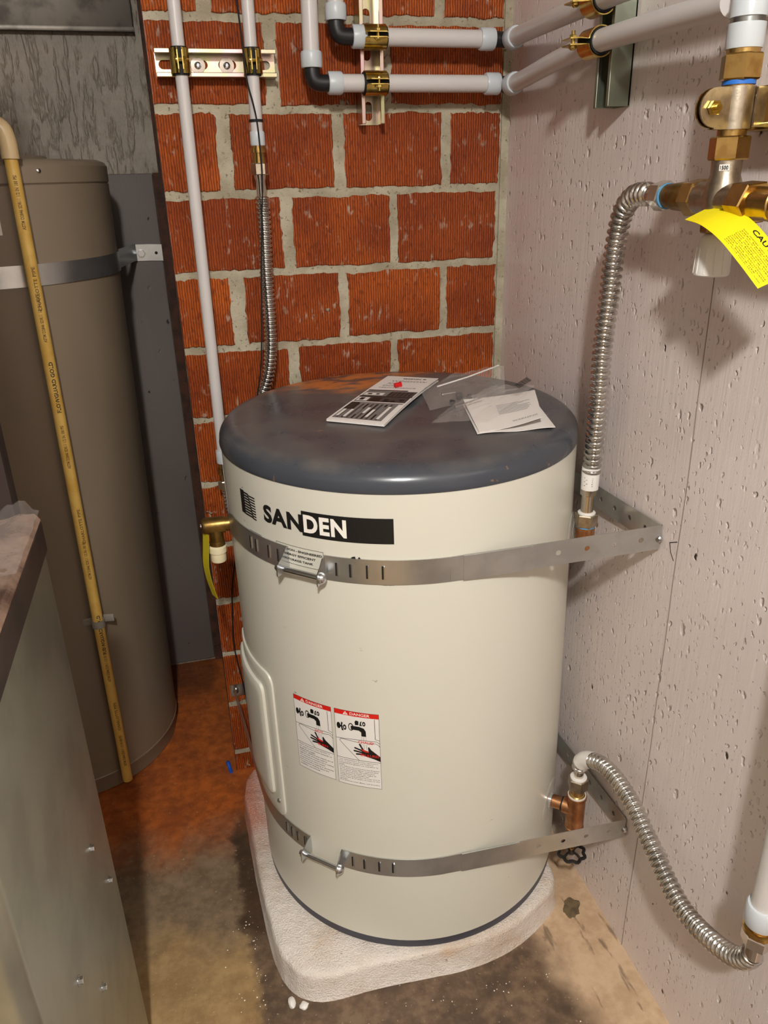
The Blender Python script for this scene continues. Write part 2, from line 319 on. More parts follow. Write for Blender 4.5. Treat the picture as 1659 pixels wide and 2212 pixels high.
class Decal:
    """flat print: coloured 2D shapes in (u,v), layered, mapped onto a surface by fn(u,v,w)"""
    def __init__(s): s.mb = MB(); s.mats = []
    def mi(s, m):
        if m not in s.mats: s.mats.append(m)
        return s.mats.index(m)
    def shape(s, mat, vs, fs, layer): s.mb.add([(q[0], q[1], layer) for q in vs], fs, s.mi(mat)); return s
    def rect(s, mat, u0, v0, u1, v1, layer=1, n=1):
        vs = []; fs = []
        for i in range(n+1):
            u = u0+(u1-u0)*i/n; vs += [(u, v0), (u, v1)]
        for i in range(n): fs.append((2*i, 2*i+2, 2*i+3, 2*i+1))
        return s.shape(mat, vs, fs, layer)
    def poly(s, mat, pts, layer=1): return s.shape(mat, pts, [tuple(range(len(pts)))], layer)
    def line(s, mat, pts, wd, layer=1):
        sub = []
        for a, b in zip(pts, pts[1:]):
            k = max(1, int(math.hypot(b[0]-a[0], b[1]-a[1])/.004))
            sub += [(a[0]+(b[0]-a[0])*i/k, a[1]+(b[1]-a[1])*i/k) for i in range(k)]
        pts = sub+[pts[-1]]
        for a, b in zip(pts, pts[1:]):
            dx, dy = b[0]-a[0], b[1]-a[1]; L = math.hypot(dx, dy) or 1; nx, ny = -dy/L*wd/2, dx/L*wd/2
            s.poly(mat, [(a[0]+nx, a[1]+ny), (a[0]-nx, a[1]-ny), (b[0]-nx, b[1]-ny), (b[0]+nx, b[1]+ny)], layer)
        return s
    def ell(s, mat, cx, cy, rx, ry, layer=1, n=16): return s.poly(mat, [(cx+rx*math.cos(2*math.pi*i/n), cy+ry*math.sin(2*math.pi*i/n)) for i in range(n)], layer)
    def text(s, mat, body, rect, layer=2, bold=0., res=2, spacing=1.):
        vs, fs = text2d(body, rect, bold, res, spacing)
        return s.shape(mat, vs, fs, layer) if vs else s
    def frame(s, mat, u0, v0, u1, v1, wd, layer=2, n=1):
        s.rect(mat, u0, v0, u1, v0+wd, layer, n); s.rect(mat, u0, v1-wd, u1, v1, layer, n); s.rect(mat, u0, v0, u0+wd, v1, layer); return s.rect(mat, u1-wd, v0, u1, v1, layer)
    def build(s, name, fn, parent):
        s.mb.map(lambda q: fn(q.x, q.y, q.z)); o = s.mb.build(name, s.mats, parent, smooth=False); return o

# ------------------------------------------------------------------ setting
def grid_box(a, b): return MB().box(a, b)
fl = struct(grid_box((-2.3, -3.2, -.08), (.08, .6, 0)).build('floor', 'floor', smooth=False, origin=(0, 0, 0)))
struct(grid_box((0, -3.2, 0), (.08, .05, 2.25)).build('wall_right', 'painted_concrete', smooth=False, origin=(0, 0, 0)))
wr = bpy.data.objects['wall_right']
struct(grid_box((-2.3, -3.28, 0), (.08, -3.2, 2.25)).build('wall_front', 'room_paint', smooth=False))
struct(grid_box((-2.3, -3.2, 0), (-2.22, .6, 2.25)).build('wall_left', 'room_paint', smooth=False))
struct(grid_box((-2.3, -3.28, 2.25), (.08, .6, 2.33)).build('ceiling', 'ceiling_paint', smooth=False))
# alcove wall: rough plaster above a smooth concrete dado
al = struct(grid_box((-2.22, .50, 0), (-.639, .58, 2.25)).build('wall_alcove', 'alcove_plaster', smooth=False, origin=(0, 0, 0)))
MB().box((-2.22, .492, .008), (-.6605, .502, 1.318)).build('smooth_render', 'alcove_smooth', al, bevel=.003)
MB().box((-.6600, .4915, 0), (-.6390, .502, 1.319)).build('corner_shade', 'shaded_brick', al, smooth=False)  # dark strip painted in for the shaded gap beside the bricks
MB().box((-.6460, .4960, 1.318), (-.6390, .502, 2.249)).build('corner_shade', 'shaded_brick', al, smooth=False)  # narrower strip of the same painted shade, along the upper plaster
# brick wall
wb = struct(grid_box((-.639, .0022, 0), (0, .50, 2.25)).build('wall_back', 'mortar', smooth=False, origin=(0, 0, 0)))
MB().box((-.6402, .0015, 0), (-.6388, .4995, 2.249)).build('return_face', 'shaded_brick', wb, smooth=False)  # side of the brick wall, its shade put into the colour
JZ0, BH = 1.5459, .13547
def brick(x0, x1, z0, z1):
    """one clay tile with a ragged front outline, proud of the mortar"""
    n = 26; m = 18; pts = []
    def jit(a): return (noise.noise(Vector((a*.5, x0*37, z0*53)))*.0032+noise.noise(Vector((a*2.1, x0*37, z0*53)))*.0026+random.uniform(-.0007, .0007))
    for i in range(n): f = i/n; pts.append((x0+(x1-x0)*f, z0+jit(f*9)))
    for i in range(m): f = i/m; pts.append((x1+jit(11+f*6), z0+(z1-z0)*f))
    for i in range(n): f = i/n; pts.append((x1+(x0-x1)*f, z1+jit(20+f*9)))
    for i in range(m): f = i/m; pts.append((x0+jit(31+f*6)*(.15 if x0 < -.63 else 1), z1+(z0-z1)*f))
    cxm, czm = (x0+x1)/2, (z0+z1)/2; N = len(pts); vs = []; d = random.uniform(-.0006, .0006)
    for (y, sh) in ((.006, 0.), (.0006+d, 0.), (-.0006+d, .0016)):
        for (px, pz) in pts:
            L = math.hypot(px-cxm, pz-czm); vs.append((px-(px-cxm)/L*sh, y, pz-(pz-czm)/L*sh))
    fs = [tuple(range(2*N, 3*N))]
    for k in (0, 1):
        for i in range(N): j = (i+1) % N; fs.append((k*N+i, k*N+j, (k+1)*N+j, (k+1)*N+i))
    mb = MB(); mb.add(vs, fs)
    c = Vector((cxm, 0, czm))
    o = mb.build('brick', 'brick', wb, smooth=False); 
    for v in o.data.vertices: v.co -= c
    o.location = c
heads = {0: [(-.5415, .024), (-.3405, .02), (-.1360, .018)], 1: [(-.4375, .024), (-.2360, .020)], 2: [(-.5290, .025), (-.3255, .022), (-.1225, .018)], 3: [(-.4285, .023), (-.2255, .016)],
         4: [(-.5310, .028), (-.3285, .017), (-.1255, .016)], 5: [(-.4330, .024), (-.2290, .016)]}
for c_ in range(-5, 12):
    zt_ = JZ0-BH*(c_-1); zb_ = zt_-BH; zt_ = min(zt_, 2.26)
    hs = heads.get(c_) or ([(-.531, .022), (-.328, .018), (-.125, .017)] if c_ % 2 == 0 else [(-.430, .022), (-.228, .017)])
    xs = [-.6388]
    for hx, hw in hs: xs += [hx-hw/2, hx+hw/2]
    xs.append(-.016+random.uniform(-.005, .003))
    for a, b in zip(xs[::2], xs[1::2]): brick(a, b, zb_+.0072+random.uniform(-.001, .001), zt_-.0072+random.uniform(-.001, .001))
MB().box((-.6388, .0006, .001), (-.016, .006, .047)).build('brick', 'brick', wb, smooth=False)
# bed of mortar that rounds the corner with the right wall
mb = MB(); pts = [(-.013, -.0015), (-.006, -.004), (0.0, -.006), (.0, .004), (-.013, .004)]
mb.prism(pts, 0, 2.25); mb.build('corner_mortar', 'mortar', wb)
# crack and pen mark on the right wall
zz = [i*.05 for i in range(0, 31)]
mb = MB().tube([(.0002, -.6600+noise.noise(Vector((z*6, 3, 0)))*.0035-.003*math.sin(z*3), z) for z in zz], .0009, 6); mb.build('crack', 'crack_dark', wr)
MB().tube([(-.0001, -.6585, .8147), (-.0001, -.6422, .8065)], .0007, 6).build('pencil_mark', 'pen_black', wr)
MB().tube([(-.0001, -.6422, .8065), (-.0001, -.6470, .7935), (-.0001, -.6560, .7835)], .0006, 6).build('pencil_mark', 'pen_black', wr)

# ------------------------------------------------------------------ concrete pad
out = [(-.632, -.15), (-.627, -.30), (-.620, -.45), (-.610, -.535), (-.596, -.575), (-.572, -.602), (-.535, -.616), (-.47, -.617), (-.40, -.619), (-.30, -.626), (-.22, -.618), (-.165, -.600), (-.115, -.574), (-.085, -.552), (-.072, -.52), (-.065, -.44), (-.062, -.25), (-.075, -.10), (-.12, -.06), (-.30, -.05), (-.50, -.05), (-.585, -.062), (-.620, -.095)]
P = [Vector((a, b, 0)) for a, b in out]; Pc = catmull(P+[P[0]], 5)[:-1]; N = len(Pc); cpt = Vector((-.345, -.335, 0)); vs = []
for (z, inset, jz) in ((0, -.004, 0), (.012, 0, .0), (.048, .001, .0015), (.054, .0028, .0015), (.0575, .0065, .001), (.058, .020, .0006)):
    for i, q in enumerate(Pc):
        d = (q-cpt).normalized(); j = noise.noise(q*22+Vector((0, 0, z*40)))*.003+noise.noise(q*80)*.0016
        vs.append(q-d*(inset+j*(1 if z > .01 else .5))+Vector((0, 0, z+noise.noise(q*30)*jz)))
fs = [(k*N+i, k*N+(i+1) % N, (k+1)*N+(i+1) % N, (k+1)*N+i) for k in range(5) for i in range(N)]+[tuple(5*N+i for i in range(N))]
o = MB().add(vs, fs).build('concrete_pad', 'slab_concrete', ang=60, origin=(-.345, -.335, 0)); tag(o, 'off white rounded concrete pad under the cream tank', 'concrete pad')

# ------------------------------------------------------------------ cream tank
RT, ZB, ZS = .2905, .078, .914
cb, ct = Vector((-.3046, -.3238, 0)), Vector((-.3120, -.3160, 0))
def cen(z): return cb+(ct-cb)*((z-ZB)/(ZS-ZB))
def tk(az, z, r=RT):
    c = cen(z); return Vector((c.x+r*math.cos(R_(az)), c.y+r*math.sin(R_(az)), z))
def tank_lathe(prof, seg=128, caps=(True, True)):
    vs = []; fs = []
    for (z, r) in prof:
        for i in range(seg): vs.append(tk(360*i/seg, z, r))
    for k in range(len(prof)-1):
        for i in range(seg): j = (i+1) % seg; fs.append((k*seg+i, k*seg+j, (k+1)*seg+j, (k+1)*seg+i))
    if caps[0]: fs.append(tuple(reversed(range(seg))))
    if caps[1]: fs.append(tuple((len(prof)-1)*seg+i for i in range(seg)))
    return MB().add(vs, fs)
TANK = thing('water_tank', 'large cream water storage tank with a dark grey lid standing on the pad', 'water tank', (cb.x, cb.y, .058))
tank_lathe([(.075, RT-.004), (.0765, RT), (.30, RT), (.60, RT), (ZS, RT)]).build('body', 'tank_enamel', TANK)
tank_lathe([(.0590, .2880), (.0600, .2896), (.0765, .2896)]).build('base_ring', 'ring_plastic', TANK)
lid = [(.9125, RT+.0012), (.9165, RT+.0022), (.922, RT+.0014)]
for k in range(9):
    a = k/8*math.pi/2; lid.append((.922+.025*math.sin(a), RT+.0014-.030*(1-math.cos(a))))
lid += [(.9478, .24), (.9484, .15), (.9486, .02)]
LID = tank_lathe(lid).build('lid', 'lid_paint', TANK, ang=50)
# tank print
def tank_fn(az0, z0):
    return lambda u, v, wl: tk(az0+math.degrees(u/RT), z0+v, RT+.0004+wl*.00025)
A2M = RT*math.pi/180
def rel(az0, z0): return lambda az, z: ((az-az0)*A2M, z-z0)
d = Decal(); q = rel(-133.5, .84)
u1 = q(-107.15, 0)[0]; d.rect('ink_black', 0, 0, u1, .0376, 1, 24)
us = q(-148.0, 0)[0]; uend = q(-120.0, 0)[0]
d.text('ink_black', 'SAN', (us, .0040, .0014, .0315), 1, .042, 4, 1.08)
d.text('ink_white', 'DEN', (.0030, .0055, uend, .0325), 2, .040, 4, 1.09)
d.build('brand_lettering', tank_fn(-133.5, .84), TANK)
d = Decal(); Wd, Hd = 8.5*A2M, .0375
d.rect('ink_black', 0, 0, .012, Hd, 1, 3)
for i in range(9):
    v = Hd-.0022-(i)*.00425; a = .010+.0012*i
    d.rect('ink_black', .010, v-.0020, a+.014, v+.0006, 1, 3); d.poly('ink_black', [(a+.012, v-.0020), (a+.014, v-.0036), (a+.0165, v-.0020), (a+.0145, v+.0006)], 1)
    d.rect('ink_black', a+.0135, v-.0034, .0420, v-.0014, 1, 3)
d.build('emblem', tank_fn(-160.1, .8405), TANK)
d = Decal(); q = rel(-143.7, .79); Wd = q(-127.3, 0)[0]
d.frame('ink_black', 0, 0, Wd, .0293, .0005, 1, 12)
d.text('ink_black', 'PRECISION - ENGINEERED', (.0025, .0203, Wd-.0025, .0240), 1, .03); d.text('ink_black', 'ENERGY EFFICIENT', (.013, .0126, Wd-.013, .0163), 1, .03); d.text('ink_black', 'STORAGE TANK', (.0175, .0050, Wd-.0175, .0087), 1, .03)
d.build('spec_label', tank_fn(-143.7, .79), TANK)
d = Decal(); d.frame('ink_black', 0, -.03, .030, 0.0, .0005, 1, 6); d.build('spec_label', tank_fn(-156.2, .8175), TANK)
d = Decal(); d.poly('ink_black', [(0, 0), (.004, .0035), (.008, .0045), (.009, .001), (.006, 0)]); d.poly('ink_black', [(.011, 0), (.014, .0045), (.017, 0)]); d.build('certification_mark', tank_fn(-119.6, .8145), TANK)
d = Decal(); d.text('ink_mid', 'A08001384-C', (0, 0, 3.2*A2M, .0022), 1); d.build('part_number', tank_fn(-110.7, .7760), TANK)
EN = ['Water temperature over 125°F/51°C', 'can cause severe burns instantly or', 'death from scalds.', 'Children, disabled and elderly are at', 'highest risk of being scalded.', 'See instruction manual before setting', 'temperature at water heater.', 'Feel water before bathing or showering.', 'Temperature limiting valves are', 'available, see manual.']
FR = ["Une température de l'eau supérieure", 'à 51°C peut causer des brûlures', 'instantanées graves ou entraîner la', 'mort.', 'Les enfants, les personnes handicapées', 'et les personnes âgées courent plus', "de risques d'être ébouillantées.", 'Voir la notice avant de régler la', 'température du chauffe-eau.', "Vérifier la température de l'eau avec la", 'main avant de prendre un bain ou une', 'douche.', 'Des limiteurs sont offerts, voir la notice.']
def danger(az0, z1, w_, h_, word, hurt, lines):
    d = Decal(); T = lambda u, v: (u*w_, -v*h_)
    d.rect('label_white', 0, -h_, w_, 0, .3, 14); d.frame('ink_black', 0, -h_, w_, 0, .0005, 1.5, 14)
    d.rect('ink_red', 0, -.062*h_, w_, 0, 1, 14)
    d.text('ink_white', 'DANGER', (.36*w_, -.049*h_, .80*w_, -.014*h_), 2, .012, 3)
    d.poly('ink_white', [T(.20, .053), T(.32, .053), T(.26, .010)], 2); d.rect('ink_red', .252*w_, -.040*h_, .268*w_, -.022*h_, 3); d.rect('ink_red', .252*w_, -.049*h_, .268*w_, -.044*h_, 3)
    Ln = lambda pts, wd=.00075, m='ink_black', l=1: d.line(m, [T(*p) for p in pts], wd, l)
    def E(m, x, y, rx, ry, l=1): d.ell(m, x*w_, -y*h_, rx*w_, ry*h_, l)
    Ln([(0, .64), (1, .64)]); Ln([(.90, .07), (.90, .33), (1, .345)]); Ln([(0, .385), (.45, .365), (.80, .36), (.93, .36), (1, .385)])
    Ln([(.60, .40), (.14, .385), (.09, .40), (.10, .42), (.52, .64)]); Ln([(.72, .40), (.90, .385), (.96, .40), (1, .43)])
    E('ink_black', .085, .215, .045, .042); Ln([(.10, .215), (.18, .222)], .0032); d.poly('ink_black', [T(.15, .16), T(.185, .17), T(.165, .22), T(.20, .27), T(.155, .275), T(.135, .22)]); E('ink_black', .225, .225, .040, .036, 1); E('label_white', .225, .225, .016, .015, 2)
    E('ink_black', .37, .205, .062, .050); E('label_white', .37, .205, .043, .037, 2)
    d.poly('ink_black', [T(.37, .185), T(.56, .185), T(.66, .20), T(.70, .235), T(.705, .305), T(.60, .305), T(.60, .255), T(.55, .235), T(.37, .235)], 3)
    d.poly('ink_black', [T(.47, .17), T(.46, .13), T(.49, .108), T(.55, .115), T(.545, .165)], 2); d.poly('ink_black', [T(.585, .12), T(.625, .11), T(.60, .145), T(.63, .17), T(.565, .172), T(.575, .145)], 2); E('ink_black', .665, .142, .036, .030, 2); E('label_white', .665, .142, .014, .012, 3)
    for k in range(4): Ln([(.60+.03*k, .31), (.60+.03*k+(.01 if k % 2 else -.01), .36)], .0003, 'ink_grey')
    d.text('ink_red', word, ((.52 if len(word) > 3 else .55)*w_, -.400*h_, (.86 if len(word) > 3 else .76)*w_, -.368*h_), 3, .02, 3)
    for k in range(5): Ln([(.60+.028*k, .408), (.60+.03*k+(.02 if k % 2 else -.02), .475)], .0003, 'ink_grey', 2)
    for (a, b) in (((.44, .475), (.60, .50)), ((.42, .515), (.62, .525)), ((.55, .42), (.63, .50)), ((.47, .555), (.63, .545))): Ln([a, b], .0030, 'ink_black', 2); E('ink_black', a[0], a[1], .021, .0105, 2)
    d.poly('ink_black', [T(.58, .475), T(.66, .49), T(.74, .50), T(.73, .455), T(.75, .435), T(.80, .475), T(.93, .53), T(1, .56), T(1, .625), T(.86, .595), T(.70, .575), T(.60, .555)], 2)
    d.poly('ink_red', [T(.59, .475), T(.68, .495), T(.75, .505), T(.74, .515), T(.66, .512), T(.585, .492)], 3)
    d.text('ink_red', hurt, ((.60 if len(hurt) < 6 else .56)*w_, -.572*h_, (.86 if len(hurt) < 6 else .97)*w_, -.540*h_), 3, .012, 2)
    n = len(lines); step = (.97-.655)/n
    for i, s_ in enumerate(lines):
        v = .655+i*step; full = min(1., len(s_)/36); d.text('ink_black', s_, (.04*w_, -(v+step*.74)*h_, (.04+.92*full)*w_, -(v+.02*step)*h_), 1, .014, 1)
    return d.build('danger_label', tank_fn(az0, z1), TANK)
danger(-142.7, .5552, 14.15*A2M, .1415, 'HOT', 'BURN', EN); danger(-127.5, .5555, 14.1*A2M, .1435, 'CHAUD', 'BRULURES', FR)
# access cover on the left flank
def cover_pt(u, v, h): return tk(-181+u, .262+v, RT+h)
def cover_mesh(u0, u1, v0, v1, h, slope_u, slope_v, ru, rv):
    base = []
    for (cu_, cv_, a0) in ((u1-ru, v0+rv, -90), (u1-ru, v1-rv, 0), (u0+ru, v1-rv, 90), (u0+ru, v0+rv, 180)):
        base += [(cu_+ru*math.cos(R_(a0+15*i)), cv_+rv*math.sin(R_(a0+15*i))) for i in range(7)]
    sp = []
    for a, b in zip(base, base[1:]+base[:1]):
        k = max(1, int(max(abs(b[0]-a[0])/2.5, abs(b[1]-a[1])/.03))); sp += [(a[0]+(b[0]-a[0])*i/k, a[1]+(b[1]-a[1])*i/k) for i in range(k)]
    N = len(sp); vs = []; mu, mv = (u0+u1)/2, (v0+v1)/2; hu, hv = (u1-u0)/2, (v1-v0)/2
    lv = [(0, 0), (h*.75, .35), (h, 1)]
    for (hh, f) in lv:
        for (u, v) in sp: vs.append(cover_pt(mu+(u-mu)*(1-f*slope_u/hu), mv+(v-mv)*(1-f*slope_v/hv), hh))
    fs = [(k*N+i, k*N+(i+1) % N, (k+1)*N+(i+1) % N, (k+1)*N+i) for k in (0, 1) for i in range(N)]
    M_ = 8
    for q_ in range(1, M_):
        f = 1-q_/M_
        for (u, v) in sp: vs.append(cover_pt(mu+(u-mu)*(1-slope_u/hu)*f, mv+(v-mv)*(1-slope_v/hv)*f, h))
        o_ = (1+q_)*N; fs += [(o_+i, o_+(i+1) % N, o_+N+(i+1) % N, o_+N+i) for i in range(N)]
    vs.append(cover_pt(mu, mv, h)); o_ = (M_+1)*N; fs += [(o_+i, o_+(i+1) % N, len(vs)-1) for i in range(N)]
    return MB().add(vs, fs)
COV = cover_mesh(-8, 28.2, 0, .302, .0034, .5, .003, 3.5, .022).build('access_cover', 'tank_enamel', TANK, ang=40)
cover_mesh(-8, 23.4, .036, .272, .0100, 1.6, .008, 2.2, .016).build('raised_panel', 'tank_enamel', COV, ang=40)
a = cover_pt(25.2, .034, .002); b = cover_pt(25.2, .034, .0065); MB().lathe(a, b-a, [(0, .0042), (.0025, .0042), (.0045, .0022)], 14).build('screw', 'zinc', COV)
# plastic escutcheons at the pipe ports
def escutcheon(az, z, rr):
    a = tk(az, z, RT); dr = Vector((math.cos(R_(az)), math.sin(R_(az)), 0))
    MB().lathe(a+dr*.0005, dr, [(0, rr), (.0015, rr*.98), (.004, rr*.5), (.006, .018)], 32, False).build('pipe_escutcheon', 'clear_disc', TANK)
escutcheon(-34.6, .765, .032); escutcheon(-42.5, .240, .040)

# ------------------------------------------------------------------ steel straps
def arc(z, a0, a1, r, n=None):
    n = n or max(2, int(abs(a1-a0)/3)); return [tk(a0+(a1-a0)*i/n, z, r) for i in range(n+1)]
def ribbon(path, hh, th=.0012):
    """band of height 2*hh following path (points at mid height)"""
    pts = [Vector(q) for q in path]; n = len(pts); vs = []; fs = []
    for i in range(n):
        tg = pts[min(i+1, n-1)]-pts[max(i-1, 0)]; tg.z = 0; tg.normalize(); nn = Vector((tg.y, -tg.x, 0))*th/2
        vs += [pts[i]+nn-Vector((0, 0, hh)), pts[i]+nn+Vector((0, 0, hh)), pts[i]-nn+Vector((0, 0, hh)), pts[i]-nn-Vector((0, 0, hh))]
    for i in range(n-1):
        for k in range(4): fs.append((4*i+k, 4*i+(k+1) % 4, 4*i+4+(k+1) % 4, 4*i+4+k))
    fs += [(0, 1, 2, 3), (4*n-1, 4*n-2, 4*n-3, 4*n-4)]; return MB().add(vs, fs)
def holed(p0, p1, hh, holes, r=.0042, th=.0012):
    p0, p1 = Vector(p0), Vector(p1); L = (p1-p0).length; dx = (p1-p0)/L; up_ = Vector((0, 0, 1)); up_ = (up_-dx*up_.dot(dx)).normalized(); nn = dx.cross(up_)
    vs, fs = fill2d([(0, -hh), (L, -hh), (L, hh), (0, hh)], [circle(hx, 0, r) for hx in holes], th)
    return MB().add([p0+dx*q.x+up_*q.y+nn*q.z for q in vs], fs)
def strap_assembly(label, zL, zR, zW, yW, aL, aR, left_anchor, zA, hh=.019, ear=.026, slotsL=(), slotsR=()):
    r = RT+.0016
    S_ = thing('tank_strap', label, 'strap', (cen(zR).x, cen(zR).y, zW-hh), None)
    # left length: brick anchor -> left flank -> front left ear
    A = Vector(left_anchor); tan_az = 183
    pathL = [A.lerp(tk(tan_az, zL, r), f) for f in (0, .33, .66)]+arc(zL, tan_az, 360+aL, r)
    for i, q in enumerate(pathL): q.z = zA+(zL-zA)*min(1, i/5)
    bandL = ribbon(pathL, hh).build('band', 'strap_steel', S_, smooth=True)
    # right length: ear -> front -> tangent -> wall fold
    pathR = arc(zR, aR, -92, r)
    pathR = [q for q in pathR]
    for q in pathR: q.z = zR+(zW-zR)*0
    bandR = ribbon(pathR, hh).build('band', 'strap_steel', S_)
    p0 = tk(-92, zR, r); p1 = Vector((-.0035, yW, zW)); L = (p1-p0).length
    holed(p0, p1, hh, [L-.030, L-.072, L-.114, L-.158]).build('wall_tie', 'strap_steel', S_, smooth=False)
    MB().obox(p0.lerp(p1, .22)+Vector((0, -.0010, -.001)), (p1-p0)*.16, (0, .0006, 0), (0, 0, hh)).build('overlap_end', 'strap_steel', S_, smooth=False)
    p2 = tk(6, zW+.0, r); p2.z = zW; q1 = Vector((-.0030, yW+.001, zW)); L = (p2-q1).length
    holed(q1, p2, hh, [.035, .075, .115, .155, .195]).build('wall_tie', 'strap_steel', S_, smooth=False)
    ribbon(arc(zW, 6, 60, r), hh).build('band', 'strap_steel', S_)
    MB().lathe((-.004, yW+.0005, zW-.002), (-1, -.6, 0), [(0, .0055), (.004, .0055), (.006, .003)], 12).build('anchor_bolt', 'zinc', S_)
    # ears and draw bolt
    for (azm, zc, sgn) in ((aL, zL, -1), (aR, zR, 1)):
        a0 = tk(azm, zc, RT+.001); dr = Vector((math.cos(R_(azm)), math.sin(R_(azm)), 0)); tg = Vector((-dr.y, dr.x, 0))
        vs = []; 
        prof = [(0, hh, -hh), (.007, hh*.86, -hh*.95), (.015, hh*.40, -hh*.98), (ear, -hh*.05, -hh*.98)]
        for (rr_, zt2, zb2) in prof:
            for side in (-.0009, .0009): vs += [a0+dr*rr_+tg*side+Vector((0, 0, zb2)), a0+dr*rr_+tg*side+Vector((0, 0, zt2))]
        fs = []
        for k in range(3):
            b = 4*k; fs += [(b, b+1, b+5, b+4), (b+2, b+6, b+7, b+3), (b+1, b+3, b+7, b+5), (b, b+4, b+6, b+2)]
        fs += [(0, 2, 3, 1), (12, 13, 15, 14)]
        MB().add(vs, fs).build('clamp_ear', 'zinc', S_, smooth=False)
    b0 = tk(aL, zL-hh*.5, RT+ear-.009); b1 = tk(aR, zR-hh*.5, RT+ear-.009); dd = (b1-b0).normalized()
    BO = MB().cyl(b0-dd*.010, b1+dd*.004, .0042, 14).build('draw_bolt', 'zinc', S_)
    MB().lathe(b1+dd*.001, dd, [(0, .0088), (.002, .0088), (.006, .006), (.0075, .002)], 16).build('bolt_head', 'zinc', BO)
    MB().nut(b0-dd*.006, b0-dd*.001, .0078).build('nut', 'zinc', BO, smooth=False)
    for (azs, zc, long_) in [(x_, zL, .010) for x_ in slotsL]+[(x_, zR, .010) for x_ in slotsR]:
        a0 = tk(azs, zc, r+.0011); dr = Vector((math.cos(R_(azs)), math.sin(R_(azs)), 0)); tg = Vector((-dr.y, dr.x, 0))
        sl = MB().obox(a0, tg*.0013, dr*.0007, (0, 0, long_)).build('slot', 'slot_dark', S_, smooth=False)
        MB().obox(a0+tg*.0024, tg*.0008, dr*.0011, (0, 0, long_)).build('slot_lip', 'zinc', sl, smooth=False)
    return S_
strap_assembly('upper galvanized strap around the cream tank below the dark lid', .7975, .797, .8065, -.6225, -139.2, -127.0, (-.5930, -.004, .760), .772, slotsL=(-156, -153, -147, -143), slotsR=(-123.5, -119.5, -114.8, -110.5))
strap_assembly('lower galvanized strap around the cream tank near its base', .2460, .2475, .2535, -.6300, -141.0, -128.2, (-.6235, -.004, .225), .235, slotsL=(-153, -150, -147, -143.5), slotsR=(-124.5, -120.5, -115.5, -111))
o = thing('anchor_bracket', 'small white bracket bolted to the brick wall left of the cream tank', 'bracket', (-.61, 0, .215))
MB().box((-.632, -.0016, .214), (-.590, -.003, .246)).build('plate', 'galvanized', o, bevel=.0005); MB().lathe((-.6195, -.003, .230), (0, -1, 0), [(0, .006), (.004, .006), (.006, .003)], 12).build('bolt', 'zinc', o)

# ------------------------------------------------------------------ struts and clamps
def strut(name, label, p0, p1, face, depth, width=.041, slots=(), mat='strut_zinc', lipmat=None):
    """C channel: p0->p1 run along the wall surface (back centre), face = direction out of the wall"""
    p0, p1, fc = Vector(p0), Vector(p1), Vector(face); ax = (p1-p0).normalized(); L = (p1-p0).length; sd = ax.cross(fc)
    o = thing(name, label, 'strut channel', p0 if p0.z < p1.z else p1)
    th = .0024; h = width/2; li = .0068; rl = .006
    prof = [(-h, 0), (-h, depth), (-h+li, depth), (-h+li, depth-rl), (-h+li-th, depth-rl), (-h+li-th, depth-th), (-h+th, depth-th), (-h+th, 0)]
    for s in (1, -1):
        vs = [p0+sd*(q[0]*s)+fc*q[1] for q in prof]+[p1+sd*(q[0]*s)+fc*q[1] for q in prof]; n = len(prof)
        MB().add(vs, [(i, (i+1) % n, (i+1) % n+n, i+n) for i in range(n)]+[tuple(range(n)), tuple(range(2*n-1, n-1, -1))]).build('side_rail', mat, o, smooth=False, bevel=.0009)
    vs, fs = fill2d([(0, -h), (L, -h), (L, h), (0, h)], [stadium(sx, 0, sl, .0068) for sx, sl in slots], th)
    MB().add([p0+ax*q.x+sd*q.y+fc*(th/2+.0004+q.z) for q in vs], fs).build('back_web', mat, o, smooth=False)
    return o
SH = strut('strut_channel', 'short horizontal steel strut channel screwed to the brick wall at upper left', (-.6285, 0, 1.4765), (-.4320, 0, 1.4765), (0, -1, 0), .030, slots=((.020, .008), (.070, .008), (.117, .008), (.172, .010)))
for sx in (-.560, -.5125):
    wa = MB().lathe((sx, -.003, 1.4755), (0, -1, 0), [(0, .0120), (.0016, .0120), (.0018, .006)], 24).build('washer', 'chrome', SH)
    MB().lathe((sx, -.0046, 1.4755), (0, -1, 0), [(0, .0058), (.0022, .0052), (.0030, .003), (.0016, .0018)], 18).build('screw_head', 'zinc', wa)
strut('strut_channel', 'vertical steel strut channel on the brick wall carrying the two horizontal pipes', (-.2700, 0, 1.3840), (-.2700, 0, 1.90), (0, -1, 0), .041, slots=[(.022+.047*k, .0085) for k in range(10)])
strut('strut_channel', 'vertical greenish steel strut channel on the painted right wall', (0, -.4050, 1.3805), (0, -.4050, 1.90), (-1, 0, 0), .034, slots=[(.024+.05*k, .009) for k in range(9)], mat='strut_green')
strut('strut_channel', 'horizontal gold toned strut channel behind the mixing valve', (0, -1.02, 1.3545), (0, -.694, 1.3545), (-1, 0, 0), .036, slots=[(.03+.05*k, .009) for k in range(6)], mat='gold_zinc')
